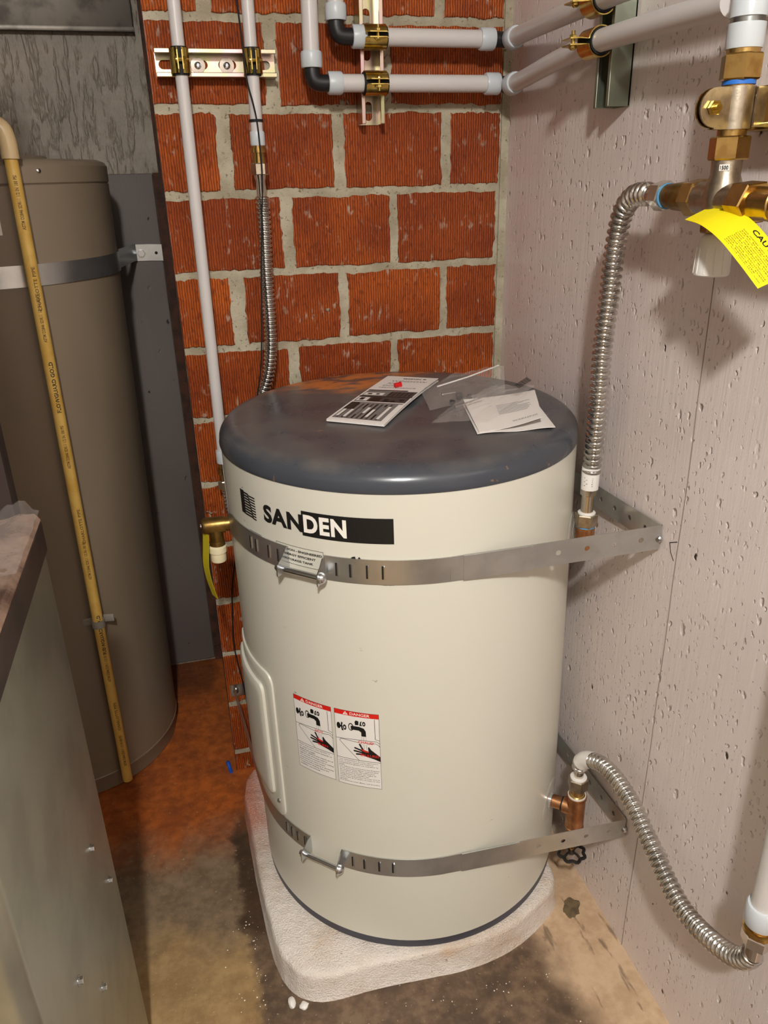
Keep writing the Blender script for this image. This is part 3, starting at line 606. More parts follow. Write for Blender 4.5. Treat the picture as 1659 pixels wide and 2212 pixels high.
def clamp(label, c, a, o_, r, width=.030, ear=.022, bolt_up=True, group=None, gap=.003):
    c, a, od = Vector(c), Vector(a).normalized(), Vector(o_).normalized(); tt = a.cross(od); E_ = thing('pipe_clamp', label, 'pipe clamp', c-Vector((0, 0, r+.006)), group)
    MB().lathe(c-a*(width*.56), a, [(0, r), (0, r+.0030), (width*1.12, r+.0030), (width*1.12, r)], 28, False).build('cushion', 'rubber', E_)
    for s in (1, -1):
        n = 14; vs = []; fs = []; a0 = math.asin(min(1, gap/(r+.004)))
        prof = [(math.cos(a0+(math.pi*.97-a0)*i/n), math.sin(a0+(math.pi*.97-a0)*i/n)*s) for i in range(n+1)]
        pts = [((r+.0034+ear), gap*s), ((r+.0034+ear*.5), gap*s)]+[((r+.0038)*x, (r+.0038)*y) for x, y in prof]
        for i, (x, y) in enumerate(pts):
            if i < 2: nx, ny = 0, s
            else: nx, ny = x/(r+.0038), y/(r+.0038)
            wloc = width/2*(.75 if i == 0 else 1)
            for k in (-1, 1): vs += [c+od*x+tt*y+a*(k*wloc), c+od*(x+nx*.0016)+tt*(y+ny*.0016)+a*(k*wloc)]
        for i in range(len(pts)-1):
            b = 4*i; fs += [(b, b+2, b+6, b+4), (b+1, b+5, b+7, b+3), (b, b+4, b+5, b+1), (b+2, b+3, b+7, b+6)]
        m_ = 4*(len(pts)-1); fs += [(0, 1, 3, 2), (m_, m_+2, m_+3, m_+1)]
        MB().add(vs, fs).build('half_shell', 'gold_zinc', E_, ang=30)
    bc = c+od*(r+.0034+ear*.62); d_ = tt*(-1 if bolt_up else 1)
    B = MB().cyl(bc-d_*(gap+.006), bc+d_*(gap+.011), .0026, 10).build('bolt', 'gold_zinc', E_)
    MB().nut(bc+d_*(gap+.0016), bc+d_*(gap+.0062), .0052).build('nut', 'gold_zinc', B, smooth=False); MB().lathe(bc-d_*(gap+.0016), -d_, [(0, .0054), (.002, .0052), (.004, .003)], 12).build('bolt_head', 'gold_zinc', B)
    return E_

# ------------------------------------------------------------------ white plastic pipes
def collar(mb_pt, dirv, L, r): return MB().lathe(mb_pt, dirv, [(0, r*.94), (.002, r), (L-.003, r), (L, r*.93)], 24)
YP = -.045; PR = .0103
p_ = thing('water_pipe', 'leftmost translucent plastic pipe running down the brick edge to a brass fitting', 'pipe', (-.5930, YP, .70))
MB().cyl((-.5915, YP, .806), (-.5885, YP, 1.95), PR, 20).build('tube', 'pex', p_)
collar((-.5920, YP, .793), (0, 0, 1), .026, .0128).build('collar', 'pex_collar', p_)
f_ = MB().lathe((-.5920, YP, .752), (0, 0, 1), [(0, .0095), (.018, .0095), (.018, .0125), (.030, .0125), (.030, .0105), (.042, .0105)], 20).build('brass_fitting', 'brass', p_)
MB().nut((-.5920, YP, .738), (-.5920, YP, .757), .0145).build('union_nut', 'chrome', f_, smooth=False)
corrugated([(-.5920, YP, .742), (-.590, YP-.002, .70), (-.580, YP-.01, .66), (-.55, YP-.005, .60)], .0085, .0075, .0012).build('flexible_hose', 'steel_hose', p_)
clamp('gold pipe clamp on the leftmost plastic pipe at the horizontal strut', (-.5900, YP, 1.4765), (0, 0, 1), (0, -1, 0), PR, .036, .012, False, None)
p_ = thing('water_pipe', 'plastic pipe joined to a corrugated steel hose that drops behind the cream tank', 'pipe', (-.4760, YP, .85))
MB().cyl((-.4755, YP, 1.370), (-.4720, YP, 1.95), PR, 20).build('tube', 'pex', p_)
collar((-.4755, YP, 1.352), (0, 0, 1), .022, .0126).build('collar', 'pex_collar', p_)
f_ = MB().lathe((-.4757, YP, 1.323), (0, 0, 1), [(0, .0115), (.011, .0115), (.011, .0105), (.018, .0105), (.018, .0135), (.025, .0135), (.025, .011), (.030, .011)], 24).build('brass_fitting', 'brass', p_)
MB().nut((-.4760, YP, 1.306), (-.4760, YP, 1.325), .0152).build('union_nut', 'nickel', f_, smooth=False)
MB().lathe((-.4760, YP, 1.268), (0, 0, 1), [(0, .0088), (.028, .0084), (.036, .0105), (.039, .0105)], 20).build('hose_sleeve', 'chrome', p_)
corrugated([(-.4760, YP, 1.272), (-.4760, YP, 1.225), (-.4790, YP, 1.137), (-.4795, YP, 1.055), (-.4830, YP, 1.000), (-.4950, YP, .945), (-.525, YP-.002, .88), (-.55, YP, .80)], .0108, .0078, .0016).build('flexible_hose', 'steel_hose', p_)
clamp('gold pipe clamp on the second plastic pipe at the horizontal strut', (-.4740, YP, 1.4765), (0, 0, 1), (0, -1, 0), PR, .036, .012, False, None)
zt_ = MB().lathe((-.4756, YP, 1.388), (0, 0, 1), [(0, .0120), (.004, .0120)], 20).build('cable_tie', 'rubber'); tag(zt_, 'black cable tie around the second plastic pipe and thin wire', 'cable tie')
o = MB().tube(catmull([(-.492, -.030, 1.60), (-.488, -.050, 1.50), (-.4870, -.060, 1.45), (-.4800, -.0598, 1.415), (-.4760, -.0592, 1.389), (-.4742, -.0596, 1.35), (-.4748, -.0620, 1.30), (-.4812, -.0600, 1.23), (-.4890, -.0590, 1.15), (-.4960, -.0590, 1.06), (-.5050, -.059, .975), (-.520, -.050, .90), (-.56, -.03, .70), (-.598, -.012, .52), (-.607, -.010, .44), (-.612, -.010, .35), (-.602, -.012, .25), (-.595, -.02, .15)], 8), .0014, 8).build('sensor_wire', 'rubber'); tag(o, 'thin black wire tied along the corrugated hose and down the bricks', 'wire')
PB = .0138
def bent_pipe(label, xv, zh, ztop, xend, right_pts, vcol):
    p = thing('water_pipe', label, 'pipe', (xv, YP-.008, zh-.02)); y = YP-.011
    MB().cyl((xv, y, zh+.030), (xv+.004, y, ztop), PB, 20).build('tube', 'pex', p)
    collar((xv, y, zh+.022), (0, 0, 1), .024, .0178).build('collar', 'pex_collar', p)
    el = catmull([(xv, y, zh+.028), (xv, y, zh+.013), (xv+.004, y, zh+.003), (xv+.014, y, zh), (xv+.030, y, zh)], 6)
    MB().tube(el, .0132, 16).build('elbow', 'black_plastic', p)
    collar((xv+.026, y, zh), (1, 0, 0), .024, .0178).build('collar', 'pex_collar', p)
    MB().cyl((xv+.044, y, zh), (xend, y, zh-.0005), PB, 20).build('tube', 'pex', p)
    collar((xend+.008, y, zh-.0005), (-1, 0, 0), .026, .0178).build('collar', 'pex_collar', p)
    a = Vector((xend+.004, y, zh-.0005)); b = Vector(right_pts[0])
    MB().tube(catmull([a, a+Vector((.012, 0, 0)), Vector((b.x, y-.004, b.z)), b+Vector((0, -.012, 0))], 6), .0125, 16).build('elbow', 'black_plastic', p)
    d_ = (Vector(right_pts[1])-b).normalized()
    collar(b-d_*.002, d_, .026, .0178).build('collar', 'pex_collar', p)
    MB().tube(catmull(right_pts, 10), PB, 20).build('tube', 'pex', p)
    return p
LP = bent_pipe('lower bent plastic pipe with black elbow crossing bricks and painted wall', -.3775, 1.4450, 1.95, -.0520, [(-.0300, -.0780, 1.4410), (-.0340, -.15, 1.4445), (-.0440, -.28, 1.4530), (-.0495, -.41, 1.4590), (-.0520, -.55, 1.4575), (-.0560, -.700, 1.4540)], 0)
bent_pipe('upper bent plastic pipe with black elbow crossing bricks and painted wall', -.3335, 1.5130, 1.95, -.0640, [(-.0300, -.0740, 1.5110), (-.0340, -.15, 1.5110), (-.0440, -.28, 1.5090), (-.0495, -.41, 1.5080), (-.0540, -.55, 1.5060), (-.056, -.70, 1.5050), (-.056, -.95, 1.505)], 0)
YH = YP-.011
clamp('gold clamp holding the upper horizontal pipe to the brick wall strut', (-.2700, YH, 1.5127), (1, 0, 0), (0, -1, 0), PB, .038, .016, True)
clamp('gold clamp holding the lower horizontal pipe to the brick wall strut', (-.2700, YH, 1.4448), (1, 0, 0), (0, -1, 0), PB, .038, .016, False)
clamp('gold clamp holding the lower pipe to the painted wall strut', (-.0488, -.4050, 1.4588), (0, 1, 0), (-1, 0, 0), PB, .034, .026, False)
clamp('gold clamp holding the upper pipe to the painted wall strut, cut by the photo top', (-.0488, -.4050, 1.5080), (0, 1, 0), (-1, 0, 0), PB, .034, .026, False)

# ------------------------------------------------------------------ mixing valve and upper right hose
VX, VY = -.060, -.7330
v_ = thing('mixing_valve', 'brass and nickel mixing valve with white knob on the right wall', 'valve', (VX, VY, 1.18))
def vl(name, mat, z0, z1, prof=None, r=.01, seg=24, parent=v_):
    return MB().lathe((VX, VY+.004*((1.27-z0)/.2 if z0 < 1.27 else (1.27-z0)/.35), z0), (0, 0, 1), prof or [(0, r), (z1-z0, r)], seg).build(name, mat, parent, ang=40)
# cross body
BODY = vl('body', 'nickel', 1.244, 1.308, [(0, .0145), (.006, .0160), (.012, .0185), (.024, .0200), (.040, .0185), (.048, .0155), (.064, .0160)])
MB().cyl((VX, -.698, 1.2680), (VX, -.762, 1.2660), .0178, 24).build('side_port', 'nickel', BODY)
d = Decal(); d.rect('label_white', 0, 0, .010, .006, 1); d.text('ink_black', '1500', (.001, .001, .009, .005), 2, .02)
d.build('sticker', lambda u, v, wl: (VX-.0162*math.cos((u-.005)/.016+.8)-.0002*wl, VY-.0162*math.sin((u-.005)/.016+.8)-.0002*wl, 1.296+v), BODY)
MB().nut((VX, VY, 1.306), (VX, VY, 1.329), .0205, rot=.25).build('hex_nut', 'brass', v_, smooth=False)
vl('brass_pipe', 'brass', 1.327, 1.385, r=.0148)
MB().nut((VX, VY-.001, 1.380), (VX, VY-.001, 1.404), .0205, rot=.1).build('hex_nut', 'brass', v_, smooth=False)
vl('blue_seal', 'seal_blue', 1.3760, 1.3805, r=.0165)
vl('threaded_end', 'brass', 1.403, 1.409, r=.0165)
vl('white_coupling', 'pex_collar', 1.408, 1.430, [(0, .0175), (.004, .0182), (.022, .0182)])
vl('grey_band', 'galvanized', 1.429, 1.4355, r=.0165)
vl('white_coupling', 'pex_collar', 1.435, 1.456, [(0, .0180), (.018, .0180), (.021, .0165)])
vl('black_elbow', 'black_plastic', 1.455, 1.478, r=.0140)
# bonnet nut and knob
MB().nut((VX, VY+.003, 1.2330), (VX, VY+.003, 1.2470), .0168, rot=.3).build('bonnet_nut', 'brass_dark', v_, smooth=False)
kb = vl('knob', 'white_plastic', 1.1880, 1.2345, [(0, .0170), (.0015, .0190), (.030, .0178), (.040, .0160), (.044, .0120), (.046, .009)], seg=32)
for k in range(12):
    an = 2*math.pi*k/12; a = Vector((math.cos(an), math.sin(an), 0)); MB().cyl(Vector((VX, VY+.0016, 1.191))+a*.0186, Vector((VX, VY+.0016, 1.219))+a*.0176, .0011, 6).build('rib', 'white_plastic', kb)
# left arm
AZ = 1.2685
MB().nut((VX, -.676, AZ), (VX, -.698, AZ), .0205, rot=.2).build('hex_nut', 'brass', v_, smooth=False)
MB().lathe((VX, -.648, AZ+.0005), (0, -1, 0), [(0, .0150), (.012, .0158), (.022, .0150), (.022, .0165), (.030, .0165)], 24).build('brass_pipe', 'brass_dark', v_)
MB().lathe((VX, -.632, AZ+.001), (0, -1, 0), [(0, .0136), (.017, .0142)], 20).build('brass_pipe', 'brass_dark', v_)
# right arm
MB().nut((VX, -.762, 1.2655), (VX, -.788, 1.2645), .0225, rot=.1).build('hex_nut', 'brass', v_, smooth=False)
MB().lathe((VX, -.786, 1.2648), (0, -1, -.02), [(0, .0165), (.030, .0160), (.032, .0175), (.036, .0175), (.037, .0160), (.09, .0160)], 24).build('brass_pipe', 'brass', v_)
# cushioned clamp on the brass pipe
cl = thing('pipe_clamp', 'large pale gold clamp gripping the brass pipe of the mixing valve', 'pipe clamp', (VX, VY, 1.335))
plate = [(.0, -.0200), (.036, -.0200)]+[(.036+.0185*math.cos(a_), .0185*math.sin(a_)) for a_ in [(-math.pi/2+math.pi*i/12) for i in range(13)]]+[(.0, .0195)]
vs, fs = fill2d(plate, [], .0022)
for yo, nm in ((-.0035, 'front_plate'), (.0035, 'rear_plate')):
    MB().add([Vector((VX+.006-q.x, VY-.0070+yo+q.z-(.0085 if (yo < 0 and q.x < .016) else 0)*0, 1.3550+q.y)) for q in vs], fs).build(nm, 'gold_zinc' if yo > 0 else 'nickel', cl, smooth=False)
n = 16; vs = []; fs = []
for i in range(n+1):
    a_ = math.pi*1.25-math.pi*1.30*i/n
    for zz_ in (-.0200, .0195): vs.append(Vector((VX+.0185*math.cos(a_), VY-.0180*abs(math.sin(a_)) if False else VY+.0185*math.sin(a_)*-1, 1.3550+zz_)))
for i in range(n): fs.append((2*i, 2*i+2, 2*i+3, 2*i+1))
MB().add(vs, fs).build('wrap', 'nickel', cl)
MB().box((VX+.012, VY-.0175, 1.3365), (-.036, VY-.0155, 1.3735)).build('leg_plate', 'nickel', cl, smooth=False)
bo = MB().cyl((VX-.034, VY-.022, 1.3545), (VX-.034, VY+.006, 1.3545), .0035, 12).build('bolt', 'gold_zinc', cl)
MB().nut((VX-.034, VY-.0175, 1.3545), (VX-.034, VY-.0120, 1.3545), .0072).build('nut', 'gold_zinc', bo, smooth=False)
# yellow warning tag
def yellow_tag(label, base_pts, width_dir, wid, mat, lettering, parent_name='warning_tag'):
    tg = thing(parent_name, label, 'tag', (base_pts[-1][0], base_pts[-1][1], min(q[2] for q in base_pts)-.01))
    pts = catmull(base_pts, 8); n = len(pts); wd = Vector(width_dir).normalized()
    cum = [0.]
    for a, b in zip(pts, pts[1:]): cum.append(cum[-1]+(b-a).length)
    def at(s):
        s = max(0, min(s, cum[-1]))
        for i in range(n-1):
            if cum[i+1] >= s: break
        f = (s-cum[i])/(cum[i+1]-cum[i]); T = (pts[i+1]-pts[i]).normalized(); N_ = T.cross(wd).normalized(); return pts[i].lerp(pts[i+1], f), N_
    def mp(u, v, wl):
        q, N_ = at(u); return q+wd*v+N_*wl*.0003
    vs = []; fs = []
    for i in range(n):
        N_ = at(cum[i])[1]
        for s in (-1, 1):
            for k in (-1, 1): vs.append(pts[i]+wd*(k*wid/2)+N_*s*.0002)
    for i in range(n-1):
        b = 4*i; fs += [(b, b+1, b+5, b+4), (b+2, b+6, b+7, b+3), (b, b+4, b+6, b+2), (b+1, b+3, b+7, b+5)]
    fs += [(0, 2, 3, 1), (4*n-4, 4*n-3, 4*n-1, 4*n-2)]
    MB().add(vs, fs).build('card', mat, tg, ang=60)
    if lettering:
        L = cum[-1]
        for side in (1, -1):
            d = Decal()
            d.text('ink_black', 'CAUTION', (L*.55, wid*.27, L*.95, wid*.40), 1, .02)
            for k in range(11):
                vv = wid*(.18-.055*k); d.text('ink_brown', ['hot water can scald', 'test before use', 'set and lock the cap', 'read the instructions'][k % 4], (L*.50, vv-wid*.03, L*(.97 if k % 3 else .88), vv), 1)
            d.build('print', (lambda u, v, wl: mp(u, v, wl+.7)) if side > 0 else (lambda u, v, wl: mp(u, v, -(wl+.7))), tg)
    return tg
yellow_tag('bright yellow caution tag hanging from the mixing valve on the right wall', [(-.082, -.7300, 1.2560), (-.086, -.765, 1.2520), (-.086, -.797, 1.2400), (-.084, -.829, 1.2200), (-.082, -.860, 1.1985)], (.80, -.27, .42), .036, 'tag_yellow', True)
# upper right corrugated hose
h_ = thing('flexible_connector', 'corrugated steel hose rising from the tank side to the mixing valve', 'hose', (-.052, -.497, .715))
corrugated([(-.0520, -.4985, .868), (-.0520, -.5000, .90), (-.0550, -.5068, .976), (-.0580, -.5101, 1.066), (-.0600, -.5187, 1.132), (-.0620, -.5245, 1.188), (-.0620, -.5300, 1.224), (-.0620, -.5360, 1.2440), (-.0620, -.5465, 1.2590), (-.0620, -.5640, 1.2690), (-.0620, -.5860, 1.2712), (-.062, -.598, 1.2705)], .0126, .0098, .0019).build('hose', 'steel_hose', h_)
MB().lathe((VX-.001, -.596, 1.2702), (0, -1, -.01), [(0, .0105), (.014, .0105), (.018, .0135), (.020, .0135)], 20).build('hose_sleeve', 'chrome', h_)
MB().nut((VX-.001, -.612, 1.2698), (VX-.001, -.632, 1.2695), .0175, rot=.3).build('union_nut', 'chrome', h_, smooth=False)
MB().lathe((VX-.001, -.630, 1.2694), (0, -1, 0), [(0, .0148), (.004, .0148)], 20).build('thread_tape', 'teflon_blue', h_)
PX, PY = -.0520, -.4950
MB().lathe((PX, PY-.002, .842), (0, 0, 1), [(0, .0135), (.028, .0142), (.036, .0138)], 20).build('paper_label', 'label_white', h_)
d = Decal()
for k in range(5): d.rect('ink_grey', -.006, .004+.0032*k, .008-(k % 2)*.003, .005+.0032*k, 1)
d.build('print', lambda u, v, wl: (PX-.0144*math.cos(u/.0144-.95), PY-.002+.0144*math.sin(u/.0144-.95), .846+v), h_)
MB().lathe((PX, PY, .800), (0, 0, 1), [(0, .0098), (.030, .0098), (.032, .0128), (.043, .0128)], 20).build('hose_sleeve', 'chrome', h_)
MB().nut((PX, PY, .778), (PX, PY, .799), .0182, rot=.4).build('union_nut', 'nickel', h_, smooth=False)
MB().lathe((PX, PY, .798), (0, 0, 1), [(0, .0140), (.003, .0140), (.004, .011)], 20).build('white_washer', 'white_plastic', h_)
MB().lathe((PX, PY, .773), (0, 0, 1), [(0, .0148), (.006, .0152)], 20).build('thread_tape', 'teflon_blue', h_)
cz = cen(.735); port = tk(-34.6, .733, RT-.004); dr = Vector((math.cos(R_(-34.6)), math.sin(R_(-34.6)), 0))
EP = Vector((PX, PY, .733))
MB().tube(catmull([(PX, PY, .776), (PX, PY, .752), (PX-.001, PY+.0008, .740), (PX-.008, PY+.005, .734), tuple(port+Vector((0, 0, -.001)))], 8), .0152, 20).build('copper_elbow', 'copper', h_)

# ------------------------------------------------------------------ lower right connection
TX, TY = -.0560, -.5530
l_ = thing('drain_tee', 'copper tee with black wheel handled drain valve low on the tank side', 'valve', (TX, TY, .11))
MB().lathe((TX, TY, .197), (0, 0, 1), [(0, .0165), (.004, .0175), (.005, .0165), (.068, .0165), (.069, .0178), (.074, .0178)], 26).build('tee_body', 'copper', l_)
pt = tk(-42.5, .240, RT-.003); dr = (Vector((TX, TY, .240))-pt); dr.z = 0; Lr = dr.length; dr.normalize()
MB().lathe(pt, dr, [(0, .0120), (.030, .0120), (.030, .0150), (Lr, .0150)], 22).build('side_stub', 'copper', l_)
MB().lathe(pt+dr*.027, dr, [(0, .0135), (.004, .0135)], 22).build('black_ring', 'rubber', l_)
MB().lathe(pt+dr*.004, dr, [(0, .0150), (.006, .0150), (.007, .012)], 22).build('steel_collar', 'zinc', l_)
MB().lathe((TX, TY, .270), (0, 0, 1), [(0, .0150), (.003, .0155), (.006, .0130), (.022, .0130)], 22).build('brass_insert', 'brass', l_)
MB().lathe((TX, TY, .268), (0, 0, 1), [(0, .0160), (.006, .0160)], 22).build('thread_tape', 'teflon', l_)
MB().lathe((TX, TY, .150), (0, 0, 1), [(0, .008), (.020, .009), (.022, .0125), (.034, .0125), (.036, .0145), (.050, .0145)], 20).build('valve_body', 'brass_dark', l_)
MB().cyl((TX, TY, .128), (TX, TY, .152), .004, 10).build('stem', 'brass', l_)
wh = MB(); n = 48; ringp = []
for i in range(n):
    a_ = 2*math.pi*i/n; rr = .0235+.0022*math.cos(8*a_); ringp.append((TX+rr*math.cos(a_), TY+rr*math.sin(a_), .134))
wh.tube(ringp+[ringp[0]], .0032, 8, False)
for k in range(4):
    a_ = math.pi/2*k+.4; wh.tube([(TX+.004*math.cos(a_), TY+.004*math.sin(a_), .137), (TX+.013*math.cos(a_), TY+.013*math.sin(a_), .138), (TX+.0225*math.cos(a_), TY+.0225*math.sin(a_), .134)], .0024, 8)
wh.lathe((TX, TY, .132), (0, 0, 1), [(0, .006), (.008, .006)], 12); wh.build('wheel_handle', 'handle_black', l_)
h2 = thing('flexible_connector', 'corrugated steel hose drooping along the right wall to the lower corner', 'hose', (-.05, -.75, .30))
MB().nut((TX, TY, .288), (TX, TY, .312), .0182, rot=.3).build('union_nut', 'nickel', h2, smooth=False)
MB().lathe((TX, TY, .311), (0, 0, 1), [(0, .0145), (.003, .0145), (.004, .010)], 20).build('white_washer', 'white_plastic', h2)
MB().lathe((TX, TY, .312), (0, 0, 1), [(0, .0085), (.022, .0085), (.024, .011), (.027, .011)], 18).build('hose_sleeve', 'chrome', h2)
corrugated([(TX, TY, .332), (-.0558, -.5545, .345), (-.0540, -.5620, .358), (-.0500, -.5800, .371), (-.0470, -.6100, .385), (-.0450, -.6500, .3890), (-.0460, -.7020, .3830), (-.0480, -.7400, .3690), (-.0510, -.7780, .3590), (-.0530, -.8120, .3460), (-.055, -.8497, .3382), (-.055, -.8817, .3394), (-.055, -.9105, .3475), (-.055, -.9370, .3586), (-.055, -.9600, .3730), (-.055, -.9760, .3920), (-.055, -.9835, .4100)], .0124, .0092, .0018).build('hose', 'steel_hose', h2)
lb = MB().tube(catmull([(-.0555, -.5560, .3490), (-.0530, -.5650, .3610), (-.0500, -.5800, .3710), (-.0495, -.5850, .3735)], 6), .0149, 16, False).build('paper_label', 'label_white', h2)
MB().lathe((-.055, -.9838, .408), (0, -.02, 1), [(0, .0110), (.026, .0110)], 18).build('hose_sleeve', 'chrome', h2)
MB().nut((-.055, -.9848, .431), (-.055, -.9850, .449), .0185, rot=.2).build('union_nut', 'chrome', h2, smooth=False)
p_ = thing('water_pipe', 'plastic pipe with brass end coming down at the right photo edge', 'pipe', (-.055, -.984, .448))
MB().lathe((-.055, -.9848, .448), (0, 0, 1), [(0, .0150), (.005, .0195), (.010, .0195), (.011, .0150), (.022, .0150)], 24).build('brass_fitting', 'brass', p_)
collar((-.055, -.9838, .464), (0, 0, 1), .030, .0195).build('collar', 'pex_collar', p_)
MB().cyl((-.055, -.9838, .490), (-.055, -.980, 1.16), .0150, 22).build('tube', 'pex', p_)
MB().tube(catmull([(-.055, -.980, 1.150), (-.055, -.980, 1.20), (-.057, -.965, 1.245), (-.060, -.93, 1.262), (-.060, -.86, 1.2630)], 8), .0150, 20).build('bend', 'pex', p_)

# ------------------------------------------------------------------ left brass relief valve
g_ = thing('relief_valve', 'brass relief valve with white outlet on the left flank of the cream tank', 'valve', (-.62, -.30, .71))
LZ, LY = .7735, -.300
MB().lathe((-.588, LY, LZ), (-1, 0, 0), [(0, .0095), (.014, .0095), (.014, .0120), (.022, .0120), (.022, .0140), (.054, .0140), (.058, .0125), (.060, .009)], 22).build('body', 'brass_dark', g_)
MB().lathe((-.6255, LY, .738), (0, 0, 1), [(0, .0130), (.006, .0130), (.007, .0115), (.030, .0120)], 20).build('outlet', 'brass_dark', g_)
MB().lathe((-.6262, LY, .7080), (0, 0, 1), [(0, .0125), (.002, .0132), (.017, .0132), (.017, .0150), (.027, .0150), (.029, .012), (.034, .0115)], 24).build('white_adapter', 'cream_plastic', g_)
MB().lathe((-.6475, LY, LZ+.001), (-1, 0, 0), [(0, .003), (.0025, .003)], 10).build('pin', 'zinc', g_)
yellow_tag('dull yellow caution tag dangling below the brass relief valve', [(-.6425, -.304, .7620), (-.6455, -.306, .735), (-.6485, -.306, .705), (-.6465, -.304, .675), (-.6400, -.302, .640)], (.35, -1, .1), .026, 'tag_yellow_dull', False)
# brick-side end of upper left strap is fixed with a bracket behind the pipe
# ------------------------------------------------------------------ papers on the lid
LZ0 = .9490
def sheet(name, corners, thick, mat, label, cat, bend=None, nx=10, ny=10):
    c = [Vector(q) for q in corners]; vs = []; fs = []
    for s in (0, 1):
        for j in range(ny+1):
            for i in range(nx+1):
                a, b = i/nx, j/ny; q = c[0].lerp(c[1], a).lerp(c[3].lerp(c[2], a), b); q.z += (bend(a, b) if bend else 0)+s*thick; vs.append(q)
    N = (nx+1)*(ny+1)
    for j in range(ny):
        for i in range(nx):
            k = j*(nx+1)+i; fs += [(N+k, N+k+1, N+k+nx+2, N+k+nx+1), (k, k+nx+1, k+nx+2, k+1)]
    bd = [i for i in range(nx+1)]+[(j+1)*(nx+1)-1 for j in range(1, ny+1)]+[ny*(nx+1)+i for i in range(nx-1, -1, -1)]+[j*(nx+1) for j in range(ny-1, 0, -1)]
    for a, b in zip(bd, bd[1:]+bd[:1]): fs.append((a, b, b+N, a+N))
    return MB().add(vs, fs)
BC = [Vector((-.4390, -.3581, LZ0)), Vector((-.3612, -.4165, LZ0)), Vector((-.1948, -.1774, LZ0)), Vector((-.2746, -.1170, LZ0))]
bb = lambda a, b: .0015+.004*math.sin(math.pi*b)*(.3+.7*a)
br = thing('brochure', 'folded black and white window brochure lying on the tank lid', 'brochure', (-.317, -.267, LZ0))
sheet('x', BC, .0022, 'paper', '', '', bb).build('back_leaf', 'paper', br, ang=30)
bb2 = lambda a, b: bb(a, b)+.0026+.0022*a*b
sheet('x', BC, .0010, 'paper', '', '', bb2).build('front_leaf', 'paper', br, ang=30)
def bmap(u, v, wl):
    q = BC[0].lerp(BC[1], u).lerp(BC[3].lerp(BC[2], u), v); q.z += bb2(u, v)+.0011+wl*.00015; return q
d = Decal()
def G(m, u0, v0, u1, v1, l=1):
    n = 8
    for j in range(n): d.rect(m, u0, v0+(v1-v0)*j/n, u1, v0+(v1-v0)*(j+1)/n, l, 6)
random.seed(3)
G('ink_grey', .04, .04, .90, .33); G('ink_black', .0+.04, .335, .96, .345); G('ink_mid', .04, .36, .97, .47); G('label_white', .02, .345, .99, .36, 2)
for k in range(9):
    u = .10+.085*k; G('ink_black' if k % 2 else 'ink_mid', u, .05, u+.035, .32, 2)
for k in range(7):
    u = .08+.12*k+random.uniform(-.02, .02); G(random.choice(['label_white', 'ink_grey', 'label_white']), u, .06+.1*random.random(), u+.05, .20+.1*random.random(), 3)
G('ink_black', .04, .20, .20, .33, 3); G('ink_black', .30, .375, .48, .455, 2); G('ink_black', .55, .37, .66, .40, 2); G('label_white', .06, .375, .26, .45, 2); G('ink_black', .10, .39, .18, .44, 3)
G('ink_black', .02, .47, .99, .485, 2); G('ink_grey', .04, .485, .98, .60, 1); G('label_white', .06, .50, .42, .555, 2); G('ink_black', .12, .515, .20, .54, 3); G('ink_black', .28, .515, .34, .54, 3); G('ink_mid', .50, .49, .97, .59, 2)
for k in range(6): G('ink_black', .52+.075*k, .49, .54+.075*k, .585, 3)
for k in range(4): d.ell('ink_black', .45+.14*k, .385+.03*(k % 2), .045, .018, 3)
G('ink_black', .04, .605, .78, .625, 2)
d.text('ink_black', 'MARVIN', (.38, .925, .72, .950), 1, .03); d.ell('ink_black', .79, .938, .035, .010, 1)
d.text('ink_grey', 'WINDOW', (.22, .845, .90, .880), 1); d.text('ink_grey', 'AND', (.20, .785, .44, .820), 1); d.text('ink_grey', 'DOOR', (.18, .725, .56, .760), 1); d.text('ink_grey', 'MAINTENANCE', (.16, .675, .85, .70), 1)
d.build('cover_print', bmap, br)
zc_ = LZ0+.0078
o = MB().lathe((-.2893, -.2180, zc_+.0042), (.95, .30, 0), [(0, .0036), (.0005, .0042), (.010, .0042), (.0106, .0050), (.0125, .0050), (.013, .0042)], 18).build('red_cap', 'red_plastic'); tag(o, 'small red plastic cap lying on the brochure', 'cap')
# instruction sheet
PCn = [Vector((-.2414, -.4949, LZ0)), Vector((-.1208, -.5030, LZ0)), Vector((-.0850, -.3520, LZ0)), Vector((-.2070, -.3420, LZ0))]
mn = thing('instruction_sheet', 'folded white instruction sheet partly under the clear bags on the lid', 'paper', (-.165, -.42, LZ0))
sheet('x', PCn, .0010, 'paper', '', '', lambda a, b: .0008+.0010*math.sin(9*a)*(1-b)).build('bottom_leaf', 'paper', mn, ang=30)
top = lambda a, b: .0022+.013*max(0, a)**2*(1-.4*b)+.008*b
PC2 = [PCn[0]+Vector((.004, .002, 0)), PCn[1]+Vector((-.016, .012, 0)), PCn[2], PCn[3]]
sheet('x', PC2, .0006, 'paper', '', '', top).build('top_leaf', 'paper', mn, ang=30)
d = Decal(); random.seed(5)
for k in range(9): d.rect('ink_grey', .40, .40+.035*k, .40+.5*random.uniform(.6, 1), .41+.035*k, 1, 6)
d.text('ink_grey', 'WARNING', (.55, .12, .94, .16), 1)
def pmap(u, v, wl):
    q = PC2[0].lerp(PC2[1], u).lerp(PC2[3].lerp(PC2[2], u), v); q.z += top(u, v)+.0007+wl*.0001; return q
d.build('print', pmap, mn)
